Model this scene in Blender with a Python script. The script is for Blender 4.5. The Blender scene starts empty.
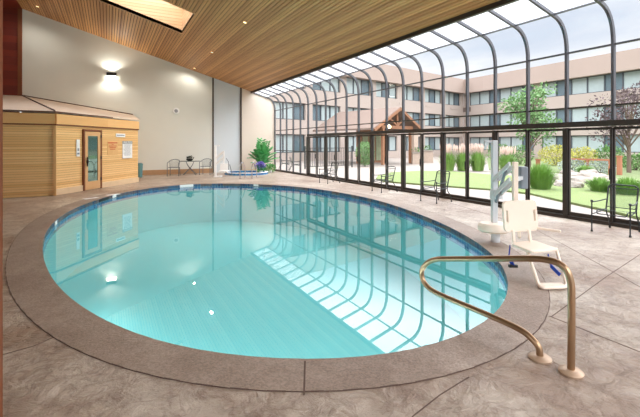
import bpy, bmesh, math, random
from mathutils import Vector, Matrix, noise
R = math.radians
PI = math.pi
random.seed(7)
scene = bpy.context.scene
col = scene.collection

# ------------------------------------------------------------------ camera
EYE = 1.6; FPX = 400.0; HOR = 143.5
TH = math.atan2(212, 400)
CT, ST = math.cos(TH), math.sin(TH)
cd = bpy.data.cameras.new('camera')
cam = bpy.data.objects.new('camera', cd); col.objects.link(cam)
cam.location = (0, 0, EYE); cam.rotation_euler = (PI/2, 0, -TH)
cd.sensor_width = 36; cd.lens = 36*FPX/640; cd.shift_y = -(208.5-HOR)/640
cd.clip_end = 500
scene.camera = cam

def room(X, t):
    "camera right/forward metres -> room x, y"
    return (CT*X+ST*t, -ST*X+CT*t)
def ray(px):
    X = (px-320)/FPX
    return (CT*X+ST, -ST*X+CT)
def gp(px, py, z=0.0):
    "where a line of sight meets the level z"
    t = (EYE-z)*FPX/(py-HOR)
    d = ray(px); return Vector((d[0]*t, d[1]*t, z))
def at(px, py, t):
    "point at forward distance t"
    d = ray(px); return Vector((d[0]*t, d[1]*t, EYE+(HOR-py)/FPX*t))
def seg(px, a, b):
    "fraction along a-b (plan) where the sight line at px crosses"
    d = ray(px); ex, ey = b[0]-a[0], b[1]-a[1]
    det = d[0]*(-ey)+ex*d[1]
    t = (a[0]*(-ey)+ex*a[1])/det
    s = (d[0]*a[1]-d[1]*a[0])/det
    return s, t

# ------------------------------------------------------------------ materials
def newmat(name):
    m = bpy.data.materials.new(name); m.use_nodes = True
    nt = m.node_tree; b = nt.nodes['Principled BSDF']
    return m, nt, b
def N(nt, typ, **kw):
    n = nt.nodes.new(typ)
    for k, v in kw.items():
        if k.startswith('i_'):
            n.inputs[k[2:].replace('_', ' ')].default_value = v
        else: setattr(n, k, v)
    return n
def L(nt, a, b): nt.links.new(a, b)
def math_(nt, op, a, b=None):
    n = N(nt, 'ShaderNodeMath', operation=op)
    for i, v in enumerate((a, b)):
        if v is None: continue
        if isinstance(v, (int, float)): n.inputs[i].default_value = v
        else: L(nt, v, n.inputs[i])
    return n.outputs[0]
def mixc(nt, fac, a, b, blend='MIX'):
    n = N(nt, 'ShaderNodeMix', data_type='RGBA', blend_type=blend)
    for i, v in ((0, fac), (6, a), (7, b)):
        if isinstance(v, (int, float)): n.inputs[i].default_value = v
        elif isinstance(v, tuple): n.inputs[i].default_value = (*v, 1) if len(v) == 3 else v
        else: L(nt, v, n.inputs[i])
    return n.outputs[2]
def s2l(c): return tuple(((v/255)/12.92 if v/255 <= .04045 else ((v/255+.055)/1.055)**2.4) for v in c)
def mat(name, rgb, rough=.5, metal=0, var=.12, scale=6, bump=0, bscale=40, spec=None, emit=None):
    m, nt, b = newmat(name)
    c = s2l(rgb)
    tc = N(nt, 'ShaderNodeTexCoord'); nz = N(nt, 'ShaderNodeTexNoise', i_Scale=scale, i_Detail=4.0)
    L(nt, tc.outputs['Object'], nz.inputs['Vector'])
    dark = tuple(v*(1-var) for v in c); lite = tuple(min(1, v*(1+var)) for v in c)
    L(nt, mixc(nt, nz.outputs[0], dark, lite), b.inputs['Base Color'])
    b.inputs['Roughness'].default_value = rough; b.inputs['Metallic'].default_value = metal
    if spec is not None: b.inputs['Specular IOR Level'].default_value = spec
    if bump:
        n2 = N(nt, 'ShaderNodeTexNoise', i_Scale=bscale, i_Detail=5.0); L(nt, tc.outputs['Object'], n2.inputs['Vector'])
        bp = N(nt, 'ShaderNodeBump', i_Strength=bump, i_Distance=.02); L(nt, n2.outputs[0], bp.inputs['Height']); L(nt, bp.outputs[0], b.inputs['Normal'])
    if emit:
        b.inputs['Emission Color'].default_value = (*s2l(emit[0]), 1); b.inputs['Emission Strength'].default_value = emit[1]
    return m
def wood(name, c1, c2, axis, pitch, rough=.45, gap=.0, grain=(1, 1, 1), bright=1):
    "boards of width pitch counted along axis, grain stretched"
    m, nt, b = newmat(name)
    tc = N(nt, 'ShaderNodeTexCoord'); sp = N(nt, 'ShaderNodeSeparateXYZ'); L(nt, tc.outputs['Object'], sp.inputs[0])
    q = math_(nt, 'DIVIDE', sp.outputs[axis], pitch); fl = math_(nt, 'FLOOR', q); fr = math_(nt, 'FRACT', q)
    wn = N(nt, 'ShaderNodeTexWhiteNoise', noise_dimensions='1D'); L(nt, fl, wn.inputs['W'])
    mp = N(nt, 'ShaderNodeMapping'); mp.inputs['Scale'].default_value = grain; L(nt, tc.outputs['Object'], mp.inputs[0])
    nz = N(nt, 'ShaderNodeTexNoise', i_Scale=1.0, i_Detail=5.0, i_Roughness=.6); L(nt, mp.outputs[0], nz.inputs['Vector'])
    f = math_(nt, 'ADD', math_(nt, 'MULTIPLY', wn.outputs[0], .55), math_(nt, 'MULTIPLY', nz.outputs[0], .5))
    c = mixc(nt, f, s2l(c1), s2l(c2))
    if gap:
        g = math_(nt, 'LESS_THAN', fr, gap)
        c = mixc(nt, g, c, tuple(v*.55 for v in s2l(c1)))
        bp = N(nt, 'ShaderNodeBump', i_Strength=.6, i_Distance=.01); L(nt, math_(nt, 'SUBTRACT', 1.0, g), bp.inputs['Height']); L(nt, bp.outputs[0], b.inputs['Normal'])
    L(nt, c, b.inputs['Base Color']); b.inputs['Roughness'].default_value = rough
    return m

def stone_mat(name, a, bb, c, rough, bump, bscale, blotch=.55, speck=0, vein=False):
    m, nt, b = newmat(name)
    tc = N(nt, 'ShaderNodeTexCoord')
    n1 = N(nt, 'ShaderNodeTexNoise', i_Scale=blotch, i_Detail=6.0, i_Roughness=.62); L(nt, tc.outputs['Object'], n1.inputs['Vector'])
    n2 = N(nt, 'ShaderNodeTexNoise', i_Scale=blotch*6, i_Detail=6.0, i_Roughness=.7); L(nt, tc.outputs['Object'], n2.inputs['Vector'])
    r1 = N(nt, 'ShaderNodeValToRGB'); r1.color_ramp.elements[0].position = .38; r1.color_ramp.elements[1].position = .66
    r1.color_ramp.elements[0].color = (*s2l(a), 1); r1.color_ramp.elements[1].color = (*s2l(bb), 1)
    L(nt, n1.outputs[0], r1.inputs[0])
    r2 = N(nt, 'ShaderNodeValToRGB'); r2.color_ramp.elements[0].position = .45; r2.color_ramp.elements[1].position = .75
    r2.color_ramp.elements[0].color = (0, 0, 0, 1); r2.color_ramp.elements[1].color = (.8, .8, .8, 1); L(nt, n2.outputs[0], r2.inputs[0])
    cc = mixc(nt, r2.outputs[0], r1.outputs[0], s2l(c))
    if speck:
        n4 = N(nt, 'ShaderNodeTexNoise', i_Scale=speck, i_Detail=2.0); L(nt, tc.outputs['Object'], n4.inputs['Vector'])
        r4 = N(nt, 'ShaderNodeValToRGB'); r4.color_ramp.elements[0].position = .35; r4.color_ramp.elements[1].position = .65
        r4.color_ramp.elements[0].color = (.8, .8, .8, 1); r4.color_ramp.elements[1].color = (1.15, 1.15, 1.15, 1); L(nt, n4.outputs[0], r4.inputs[0])
        cc = mixc(nt, 1.0, cc, r4.outputs[0], 'MULTIPLY')
    if vein:
        n5 = N(nt, 'ShaderNodeTexNoise', i_Scale=3.2, i_Detail=8.0, i_Roughness=.65, i_Distortion=.8); L(nt, tc.outputs['Object'], n5.inputs['Vector'])
        v5 = math_(nt, 'ABSOLUTE', math_(nt, 'SUBTRACT', n5.outputs[0], .5))
        r5 = N(nt, 'ShaderNodeValToRGB'); r5.color_ramp.elements[0].position = 0; r5.color_ramp.elements[1].position = .035
        r5.color_ramp.elements[0].color = (.72, .67, .64, 1); r5.color_ramp.elements[1].color = (1, 1, 1, 1); L(nt, v5, r5.inputs[0])
        cc = mixc(nt, 1.0, cc, r5.outputs[0], 'MULTIPLY')
    L(nt, cc, b.inputs['Base Color']); b.inputs['Roughness'].default_value = rough
    n3 = N(nt, 'ShaderNodeTexNoise', i_Scale=bscale, i_Detail=8.0, i_Roughness=.65, i_Distortion=.6); L(nt, tc.outputs['Object'], n3.inputs['Vector'])
    bp = N(nt, 'ShaderNodeBump', i_Strength=bump, i_Distance=.05); L(nt, n3.outputs[0], bp.inputs['Height']); L(nt, bp.outputs[0], b.inputs['Normal'])
    return m
def glass_mat(name, tint, ior, gain=1.0, rough=0.0, wave=0, curve=None):
    m = bpy.data.materials.new(name); m.use_nodes = True; nt = m.node_tree
    for n in list(nt.nodes): nt.nodes.remove(n)
    o = N(nt, 'ShaderNodeOutputMaterial'); tr = N(nt, 'ShaderNodeBsdfTransparent'); gl = N(nt, 'ShaderNodeBsdfGlossy')
    gl.inputs['Roughness'].default_value = rough; tr.inputs[0].default_value = (*tint, 1); gl.inputs[0].default_value = (1, 1, 1, 1)
    mx = N(nt, 'ShaderNodeMixShader'); ge = N(nt, 'ShaderNodeNewGeometry'); dt = N(nt, 'ShaderNodeVectorMath', operation='DOT_PRODUCT')
    L(nt, ge.outputs['Incoming'], dt.inputs[0]); L(nt, ge.outputs['True Normal'], dt.inputs[1])
    co = math_(nt, 'SUBTRACT', 1.0, math_(nt, 'ABSOLUTE', dt.outputs['Value'])); f0 = ((ior-1)/(ior+1))**2
    g = math_(nt, 'ADD', math_(nt, 'MULTIPLY', math_(nt, 'POWER', co, 5.0), 1-f0), f0)
    if curve: g = math_(nt, 'ADD', math_(nt, 'MULTIPLY', math_(nt, 'POWER', co, 4.0), curve[1]), curve[0])
    g = math_(nt, 'MINIMUM', math_(nt, 'MULTIPLY', g, gain), .95)
    L(nt, g, mx.inputs[0]); L(nt, tr.outputs[0], mx.inputs[1]); L(nt, gl.outputs[0], mx.inputs[2]); L(nt, mx.outputs[0], o.inputs[0])
    if wave:
        tc = N(nt, 'ShaderNodeTexCoord'); n3 = N(nt, 'ShaderNodeTexNoise', i_Scale=.9, i_Detail=1.0); L(nt, tc.outputs['Object'], n3.inputs['Vector'])
        bp = N(nt, 'ShaderNodeBump', i_Strength=wave, i_Distance=.02); L(nt, n3.outputs[0], bp.inputs['Height'])
        L(nt, bp.outputs[0], gl.inputs['Normal'])
    return m

M = {}
M['deck'] = stone_mat('stamped_concrete', (148, 124, 106), (200, 188, 173), (118, 92, 76), .34, 1.0, 5.0, .55, 0, True)
M['coping'] = stone_mat('coping_aggregate', (142, 122, 108), (166, 148, 134), (128, 108, 94), .5, .35, 30, .8, 60)
M['joint'] = mat('joint_dark', (92, 72, 62), .9)
M['wall'] = mat('wall_paint', (220, 221, 214), .9, var=.03, scale=1.5, bump=.05, bscale=60)
M['wall_blue'] = mat('wall_paint_cool', (216, 222, 226), .9, var=.02)
M['wall_beige'] = mat('wall_paint_beige', (232, 216, 200), .9, var=.03)
M['strip'] = mat('joint_strip', (84, 74, 64), .7)
M['base'] = mat('baseboard_wood', (176, 138, 102), .6)
M['ceil'] = wood('ceiling_slats', (160, 104, 54), (232, 178, 116), 0, .105, .5, 0, (9, .35, 2))
M['ceil_gap'] = mat('ceiling_backing', (44, 26, 14), .9)
M['well'] = wood('skylight_boards', (232, 182, 132), (250, 214, 170), 2, .12, .5, .1, (.5, .5, 9))
M['red_wood'] = wood('red_stained_boards', (92, 26, 12), (132, 44, 20), 2, .32, .55, .03, (.4, .4, 6))
M['sauna'] = wood('sauna_pine', (218, 164, 98), (250, 210, 150), 2, .075, .5, .1, (.9, .9, 14))
M['sauna_trim'] = wood('sauna_trim_wood', (212, 160, 98), (236, 190, 132), 0, 3, .5, 0, (1, 1, 5))
M['trim_dark'] = mat('trim_dark_wood', (120, 66, 34), .6)
M['sauna_roof'] = mat('roof_board', (204, 184, 164), .9, var=.06, scale=2)
M['roof_edge'] = mat('roof_edge', (90, 62, 50), .8)
M['plinth'] = mat('plinth_board', (224, 196, 160), .7)
M['alu'] = mat('bronze_aluminium', (70, 64, 60), .38, .55, var=.08)
M['rib'] = mat('rib_aluminium', (98, 98, 102), .35, .6, var=.06)
M['glass'] = glass_mat('window_glass', (.97, .98, .98), 1.45, .45)
def frost_mat():
    m = bpy.data.materials.new('frosted_roof_glass'); m.use_nodes = True; nt = m.node_tree
    for n in list(nt.nodes): nt.nodes.remove(n)
    o = N(nt, 'ShaderNodeOutputMaterial'); tr = N(nt, 'ShaderNodeBsdfTransparent'); tl = N(nt, 'ShaderNodeBsdfTranslucent'); mx = N(nt, 'ShaderNodeMixShader')
    mx.inputs[0].default_value = .25; tl.inputs[0].default_value = (.9, .93, .95, 1); tr.inputs[0].default_value = (.97, .98, 1, 1)
    L(nt, tr.outputs[0], mx.inputs[1]); L(nt, tl.outputs[0], mx.inputs[2]); L(nt, mx.outputs[0], o.inputs[0]); return m
M['frost'] = frost_mat()
M['water'] = glass_mat('pool_water', (.87, .97, .965), 1.33, 1.0, 0.0, .02, (.1, .46))
M['shell'] = mat('pool_plaster', (112, 196, 200), .7, var=.04, scale=.7)
M['steel'] = mat('chrome', (200, 200, 205), .2, .9)
M['bronze'] = mat('bronze_rail', (168, 138, 108), .28, .9, var=.12, scale=8)
M['flange'] = mat('flange_bronze', (186, 160, 136), .45, .4)
M['white'] = mat('white_plastic', (236, 236, 236), .4)
M['cream'] = mat('cream_plastic', (240, 222, 204), .45, var=.03)
M['lift_grey'] = mat('lift_powdercoat', (206, 208, 210), .35, .1, var=.04)
M['lift_box'] = mat('lift_battery_grey', (128, 136, 144), .5)
M['blue_strap'] = mat('blue_strap', (20, 60, 160), .7)
M['iron'] = mat('wrought_iron', (58, 62, 64), .45, .5)
M['sling'] = None
M['grey_iron'] = mat('grey_metal', (96, 106, 110), .45, .2)
M['table'] = mat('table_glass_top', (70, 88, 84), .15)
M['black'] = mat('black_metal', (26, 26, 28), .4)
M['lamp'] = mat('lamp_lens', (255, 250, 235), .5, emit=((255, 246, 226), 14))
M['bulb'] = mat('downlight_lens', (255, 244, 220), .5, emit=((255, 226, 170), 2.5))
M['lantern'] = mat('lantern_lens', (255, 236, 200), .5, emit=((255, 220, 160), 9))
M['leaf'] = mat('palm_leaf', (84, 168, 96), .45, var=.6, scale=5)
M['leaf2'] = mat('pale_leaf', (110, 168, 100), .5, var=.4, scale=8)
M['violet'] = mat('violet_petals', (122, 104, 190), .6, var=.3, scale=20)
M['stem'] = mat('stem', (70, 96, 44), .7)
M['soil'] = mat('soil', (52, 38, 28), .95)
M['bin'] = mat('teal_bin', (92, 134, 136), .5)
M['red_ink'] = mat('red_ink', (200, 80, 50), .7)
M['grey_ink'] = mat('grey_ink', (130, 134, 150), .7)
M['sign'] = mat('sign_white', (240, 240, 240), .5, var=.01)
M['sign_grey'] = mat('sign_grey', (150, 152, 156), .5)
M['stucco'] = mat('stucco', (168, 154, 145), .95, var=.05, scale=.6, bump=.1, bscale=20)
M['parapet'] = mat('parapet_panel', (164, 146, 136), .9, var=.05, scale=.5)
M['recess'] = mat('window_wall_dark', (70, 72, 78), .8)
M['wframe'] = mat('window_frame', (74, 78, 84), .5, .3)
M['wpane'] = mat('hotel_window_glass', (96, 112, 120), .12, var=.25, scale=1.2)
M['curtain'] = mat('curtained_glass', (160, 172, 172), .3, var=.12, scale=3)
M['grille'] = mat('ac_grille', (104, 88, 82), .7)
M['concrete'] = mat('patio_concrete', (144, 134, 126), .85, var=.07, scale=.7, bump=.1, bscale=15)
M['path'] = mat('garden_path', (176, 164, 154), .85, var=.05)
M['lawn'] = mat('lawn_turf', (110, 124, 72), .95, var=.2, scale=2.5, bump=.7, bscale=60)
M['bed'] = mat('planting_bed', (100, 112, 70), .95, var=.35, scale=2, bump=.5, bscale=20)
M['grass'] = mat('grass_blades', (112, 148, 68), .8, var=.35, scale=3)
M['plume'] = mat('grass_plumes', (206, 180, 168), .9, var=.2, scale=6)
M['tree_leaf'] = mat('tree_leaves', (106, 140, 88), .8, var=.4, scale=1.5)
M['purple_leaf'] = mat('purple_leaves', (88, 72, 74), .8, var=.4, scale=1.5)
M['yellow_leaf'] = mat('yellow_shrub', (166, 162, 76), .8, var=.25, scale=2)
M['green_leaf'] = mat('green_shrub', (88, 126, 62), .8, var=.35, scale=2)
M['silver_leaf'] = mat('silver_shrub', (150, 160, 152), .8, var=.25, scale=3)
M['bark'] = mat('bark', (108, 92, 80), .9, bump=.4)
M['rock'] = mat('garden_rock', (140, 130, 122), .9, var=.25, scale=3, bump=.5, bscale=8)
M['timber'] = mat('porch_timber', (138, 96, 70), .6, var=.15)
M['shingle'] = mat('porch_shingle', (116, 98, 88), .9, var=.2, scale=10)
M['porch_glass'] = mat('entrance_glass', (150, 158, 130), .15, var=.4, scale=2)
M['pier'] = mat('stone_pier', (170, 152, 138), .9, var=.2, scale=6)
M['rust'] = mat('rust_post', (160, 104, 76), .8)

def tile_mat():
    m, nt, b = newmat('waterline_tile')
    tc = N(nt, 'ShaderNodeTexCoord'); sc = N(nt, 'ShaderNodeVectorMath', operation='SCALE'); sc.inputs['Scale'].default_value = 1/.11
    L(nt, tc.outputs['UV'], sc.inputs[0])
    sp = N(nt, 'ShaderNodeSeparateXYZ'); L(nt, sc.outputs[0], sp.inputs[0])
    fx = math_(nt, 'FRACT', sp.outputs[0]); fy = math_(nt, 'FRACT', sp.outputs[1])
    g = math_(nt, 'MAXIMUM', math_(nt, 'LESS_THAN', fx, .08), math_(nt, 'LESS_THAN', fy, .08))
    fl = N(nt, 'ShaderNodeVectorMath', operation='FLOOR'); L(nt, sc.outputs[0], fl.inputs[0])
    wn = N(nt, 'ShaderNodeTexWhiteNoise', noise_dimensions='2D'); L(nt, fl.outputs[0], wn.inputs['Vector'])
    c = mixc(nt, wn.outputs[0], s2l((24, 78, 140)), s2l((60, 132, 186)))
    L(nt, mixc(nt, g, c, s2l((150, 190, 205))), b.inputs['Base Color']); b.inputs['Roughness'].default_value = .2
    return m
M['tile'] = tile_mat()
def sling_mat():
    m = bpy.data.materials.new('woven_mesh'); m.use_nodes = True; nt = m.node_tree; b = nt.nodes['Principled BSDF']
    b.inputs['Base Color'].default_value = (*s2l((86, 104, 98)), 1); b.inputs['Roughness'].default_value = .6
    tc = N(nt, 'ShaderNodeTexCoord'); ch = N(nt, 'ShaderNodeTexChecker', i_Scale=90.0); L(nt, tc.outputs['Object'], ch.inputs['Vector'])
    L(nt, math_(nt, 'ADD', math_(nt, 'MULTIPLY', ch.outputs['Fac'], .25), .12), b.inputs['Alpha'])
    return m
M['sling'] = sling_mat()

# ------------------------------------------------------------------ mesh builder
class MB:
    def __init__(s): s.V = []; s.F = []
    def add(s, vs, fs):
        o = len(s.V); s.V += [Vector(v) for v in vs]; s.F += [tuple(i+o for i in f) for f in fs]; return s
    def box(s, c, d, rz=0, rx=0, ry=0):
        x, y, z = d[0]/2, d[1]/2, d[2]/2
        m = Matrix.Translation(c) @ Matrix.Rotation(rz, 4, 'Z') @ Matrix.Rotation(ry, 4, 'Y') @ Matrix.Rotation(rx, 4, 'X')
        vs = [m @ Vector((a*x, b*y, e*z)) for a in (-1, 1) for b in (-1, 1) for e in (-1, 1)]
        return s.add(vs, [(0, 1, 3, 2), (4, 6, 7, 5), (0, 4, 5, 1), (2, 3, 7, 6), (0, 2, 6, 4), (1, 5, 7, 3)])
    def beam(s, a, b, w, h, up=(0, 0, 1)):
        a, b = Vector(a), Vector(b); d = (b-a).normalized(); u = Vector(up)
        if abs(d.dot(u)) > .99: u = Vector((0, 1, 0))
        r = d.cross(u).normalized(); u = r.cross(d).normalized()
        vs = [p + r*i*w/2 + u*j*h/2 for p in (a, b) for i, j in ((-1, -1), (1, -1), (1, 1), (-1, 1))]
        return s.add(vs, [(0, 1, 2, 3)[::-1], (4, 5, 6, 7), (0, 1, 5, 4), (1, 2, 6, 5), (2, 3, 7, 6), (3, 0, 4, 7)])
    def tube(s, pts, r, n=10, closed=False):
        P = [Vector(p) for p in pts]; m = len(P); rr = r if isinstance(r, (list, tuple)) else [r]*m
        T = []
        for i in range(m):
            a = P[(i-1) % m] if (closed or i > 0) else P[i]; b = P[(i+1) % m] if (closed or i < m-1) else P[i]
            T.append((b-a).normalized())
        u = T[0].orthogonal().normalized(); o = len(s.V)
        for i in range(m):
            u = (u - T[i]*u.dot(T[i])).normalized(); v = T[i].cross(u)
            for k in range(n):
                a = 2*PI*k/n; s.V.append(P[i]+(u*math.cos(a)+v*math.sin(a))*rr[i])
        for i in range(m if closed else m-1):
            for k in range(n):
                j = (i+1) % m; s.F.append((o+i*n+k, o+i*n+(k+1) % n, o+j*n+(k+1) % n, o+j*n+k))
        if not closed: s.F.append(tuple(o+k for k in range(n))[::-1]); s.F.append(tuple(o+(m-1)*n+k for k in range(n)))
        return s
    def lathe(s, prof, c=(0, 0, 0), n=20):
        o = len(s.V); c = Vector(c)
        for r, z in prof:
            for k in range(n): a = 2*PI*k/n; s.V.append(c+Vector((r*math.cos(a), r*math.sin(a), z)))
        for i in range(len(prof)-1):
            for k in range(n): s.F.append((o+i*n+k, o+i*n+(k+1) % n, o+(i+1)*n+(k+1) % n, o+(i+1)*n+k))
        s.F.append(tuple(o+k for k in range(n))[::-1]); s.F.append(tuple(o+(len(prof)-1)*n+k for k in range(n)))
        return s
    def prism(s, poly, z0, z1):
        n = len(poly); vs = [(x, y, z0) for x, y in poly]+[(x, y, z1) for x, y in poly]
        return s.add(vs, [tuple(range(n))[::-1], tuple(range(n, 2*n))]+[(i, (i+1) % n, n+(i+1) % n, n+i) for i in range(n)])
    def slab(s, a, b, z0, z1, th):
        "upright slab along plan segment a-b"
        return s.beam((a[0], a[1], (z0+z1)/2), (b[0], b[1], (z0+z1)/2), th, z1-z0)
    def extrude_poly(s, P, vec):
        "closed planar 3d polygon pushed along vec"
        n = len(P); v = Vector(vec); P = [Vector(p) for p in P]
        return s.add(P+[p+v for p in P], [tuple(range(n))[::-1], tuple(range(n, 2*n))]+[(i, (i+1) % n, n+(i+1) % n, n+i) for i in range(n)])
    def build(s, name, m, parent=None, smooth=False, bevel=0, origin=None):
        me = bpy.data.meshes.new(name)
        if origin is not None:
            o_ = Vector(origin); vs = [v-o_ for v in s.V]
        else: vs = s.V
        me.from_pydata([tuple(v) for v in vs], [], s.F); me.update()
        b = bmesh.new(); b.from_mesh(me); bmesh.ops.recalc_face_normals(b, faces=b.faces); b.to_mesh(me); b.free()
        me.materials.append(M[m] if isinstance(m, str) else m)
        if smooth:
            me.polygons.foreach_set('use_smooth', [True]*len(me.polygons)); me.set_sharp_from_angle(angle=R(42))
        ob = bpy.data.objects.new(name, me); col.objects.link(ob)
        if origin is not None: ob.location = origin
        if parent: ob.parent = parent
        if bevel:
            bv = ob.modifiers.new('bevel', 'BEVEL'); bv.width = bevel; bv.segments = 2; bv.limit_method = 'ANGLE'
        return ob

def tag(o, label=None, cat=None, group=None, kind=None):
    if label: o['label'] = label
    if cat: o['category'] = cat
    if group: o['group'] = group
    if kind: o['kind'] = kind
    return o
def empty(name, loc=(0, 0, 0), rz=0):
    o = bpy.data.objects.new(name, None); col.objects.link(o); o.location = loc; o.rotation_euler = (0, 0, rz); o.empty_display_size = .1; return o
def thing(name, label, cat, loc=(0, 0, 0), rz=0, group=None):
    return tag(empty(name, loc, rz), label, cat, group)
def struct(o, label=None, cat=None): return tag(o, label, cat, kind='structure')
def copy_tree(o, parent=None):
    c = o.copy(); col.objects.link(c)
    if parent: c.parent = parent
    for ch in list(o.children): copy_tree(ch, c)
    return c
def arc(c, r, a0, a1, n, f):
    "points f(r*cos, r*sin) around c"
    return [f(c[0]+r*math.cos(a0+(a1-a0)*i/n), c[1]+r*math.sin(a0+(a1-a0)*i/n)) for i in range(n+1)]
def fillet(pts, r, n=6):
    "round the corners of a 3d polyline"
    P = [Vector(p) for p in pts]; out = [P[0]]
    for i in range(1, len(P)-1):
        a, b, c = P[i-1], P[i], P[i+1]; d1 = (a-b); d2 = (c-b)
        q = min(r, d1.length*.48, d2.length*.48); s_ = b+d1.normalized()*q; e = b+d2.normalized()*q
        for k in range(n+1):
            t = k/n; out.append(s_*(1-t)**2+b*2*t*(1-t)+e*t*t)
    out.append(P[-1]); return out

# ------------------------------------------------------------------ key dimensions
GX = 8.72                     # glass wall plane
Y0, DY = 4.208, .896          # rib positions
WY = Y0+20*DY                 # back wall
CX, CZ, SL = 7.25, 4.58, .288 # roof edge and slope
RX = -3.41                    # ridge
def cz(x): return CZ+SL*(CX-x)
YN = Y0-6*DY                  # near end of the glazing
def ceil_pt(px, py):
    d = ray(px); k = (HOR-py)/FPX
    t = (CZ+SL*CX-EYE)/(k+SL*d[0]); return Vector((d[0]*t, d[1]*t, EYE+k*t))

# ------------------------------------------------------------------ pool outline (deck level)
edge_px = [(303, 187.6), (345, 193.8), (378, 201), (414, 213), (445, 226), (470.5, 240), (490, 254), (501, 268), (506.5, 282), (505, 296), (500, 308),
           (487.6, 320), (459, 336.5), (414, 350.5), (357, 358.5), (300, 359.5), (256, 357), (199, 350), (153.5, 339), (113.7, 322), (79.6, 302), (57, 279.5),
           (47.5, 258), (46.5, 243), (52, 227), (68, 213), (90, 203), (115, 195), (140, 190), (172, 185.8), (206, 183.9), (250, 184)]
ctrl = [gp(x, y) for x, y in edge_px]
def catmull(P, n):
    out = []; m = len(P)
    for i in range(m):
        a, b, c, d = P[(i-1) % m], P[i], P[(i+1) % m], P[(i+2) % m]
        for k in range(n):
            t = k/n; out.append(.5*((2*b)+(c-a)*t+(2*a-5*b+4*c-d)*t*t+(3*b-a-3*c+d)*t**3))
    return out
pool = catmull(ctrl, 8)
# even out spacing and smooth
def resample(P, n):
    Ls = [0]; m = len(P)
    for i in range(m): Ls.append(Ls[-1]+(P[(i+1) % m]-P[i]).length)
    out = []; j = 0
    for k in range(n):
        s = Ls[-1]*k/n
        while Ls[j+1] < s: j += 1
        f = (s-Ls[j])/(Ls[j+1]-Ls[j]); out.append(P[j].lerp(P[(j+1) % m], f))
    return out
pool = resample(pool, 160)
for _ in range(12): pool = [(pool[i-1]+pool[i]*2+pool[(i+1) % 160])/4 for i in range(160)]
area = sum(pool[i].x*pool[(i+1) % 160].y-pool[(i+1) % 160].x*pool[i].y for i in range(160))
if area < 0: pool.reverse()
def offset(P, d):
    m = len(P); out = []
    for i in range(m):
        t = (P[(i+1) % m]-P[i-1]).normalized(); out.append(P[i]+Vector((t.y, -t.x, 0))*d)
    return out
pool = offset(pool, .05)
outer = offset(pool, .42)
for _ in range(6): outer = [(outer[i-1]+outer[i]*2+outer[(i+1) % 160])/4 for i in range(160)]

# spa outline
SC = Vector((*gp(246.5, 174.0).xy, 0)); SR = .98
spa = [SC+Vector((SR*math.cos(2*PI*i/48), SR*math.sin(2*PI*i/48), 0)) for i in range(48)]

def holed(name, outline, holes, z, m, thick=0):
    b = bmesh.new(); es = []
    for loop in [outline]+holes:
        vs = [b.verts.new((p[0], p[1], z)) for p in loop]
        es += [b.edges.new((vs[i], vs[(i+1) % len(vs)])) for i in range(len(vs))]
    r = bmesh.ops.triangle_fill(b, edges=es, use_beauty=True)
    bmesh.ops.recalc_face_normals(b, faces=b.faces)
    for f in b.faces:
        if f.normal.z < 0: f.normal_flip()
    if thick:
        g = bmesh.ops.extrude_face_region(b, geom=list(b.faces))
        for v in [e for e in g['geom'] if isinstance(e, bmesh.types.BMVert)]: v.co.z -= thick
        bmesh.ops.recalc_face_normals(b, faces=b.faces)
    me = bpy.data.meshes.new(name); b.to_mesh(me); b.free(); me.materials.append(M[m])
    o = bpy.data.objects.new(name, me); col.objects.link(o); return o

floor = holed('floor', [(-9, -2.2), (GX+.12, -2.2), (GX+.12, WY+.2), (-9, WY+.2)], [outer, offset(spa, .02)], 0, 'deck', .12)
struct(floor)
# control joints in the stamped floor
def groove(pts, w=.008, parent=floor):
    mb = MB()
    for a, b in zip(pts, pts[1:]):
        mb.beam((a[0], a[1], .0005), (b[0], b[1], .0005), w, .003)
    return mb.build('control_joint', 'joint', parent)
groove([gp(533, 228), gp(580, 253.5), gp(640, 287)])
groove([gp(549, 316), gp(592, 333), gp(640, 352)])
groove([gp(640, 254.5), gp(606, 277), gp(551, 317)])
groove([gp(469, 377), gp(440, 395), gp(412, 417)])
groove([gp(61, 334), gp(34, 346), gp(2, 355)])
groove([gp(397, 191), gp(450, 203), gp(533, 228)])
cp = holed('pool_coping', outer, [pool], .006, 'coping', .10)
tag(cp, 'broad oval border of speckled concrete coping around the big swimming pool', 'pool coping')
mb = MB()
for i in range(160):
    a, b = outer[i], outer[(i+1) % 160]; mb.beam((a.x, a.y, .004), (b.x, b.y, .003), .008, .005)
mb.build('edge_joint', 'joint', cp)
mb = MB()
for px, y0, y1 in ((305, 362, 396),):
    mb.beam(gp(px, y0)+Vector((0, 0, .007)), gp(px-1, y1)+Vector((0, 0, .007)), .012, .003)
mb.build('coping_joint', 'joint', cp)

# ------------------------------------------------------------------ pool
def ringwall(name, loop, z0, z1, m, parent, inward=0):
    b = bmesh.new(); uvl = b.loops.layers.uv.new('UVMap'); n = len(loop); s = 0
    lo = offset(loop, -inward) if inward else loop
    for i in range(n):
        a, c = loop[i], loop[(i+1) % n]; a2, c2 = lo[i], lo[(i+1) % n]; d = (c-a).length
        vs = [b.verts.new((a2.x, a2.y, z0)), b.verts.new((c2.x, c2.y, z0)), b.verts.new((c.x, c.y, z1)), b.verts.new((a.x, a.y, z1))]
        f = b.faces.new(vs[::-1])
        for l_, uv in zip(f.loops, ((s, z1), (s+d, z1), (s+d, z0), (s, z0))): l_[uvl].uv = uv
        f.smooth = True; s += d
    bmesh.ops.remove_doubles(b, verts=b.verts, dist=1e-5)
    me = bpy.data.meshes.new(name); b.to_mesh(me); b.free(); me.materials.append(M[m]); o = bpy.data.objects.new(name, me); col.objects.link(o); o.parent = parent; return o
WL = -.085
tank = thing('swimming_pool', 'large oval turquoise swimming pool with blue tiled waterline', 'swimming pool')
ringwall('waterline_tile', pool, -.24, .0, 'tile', tank)
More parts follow.
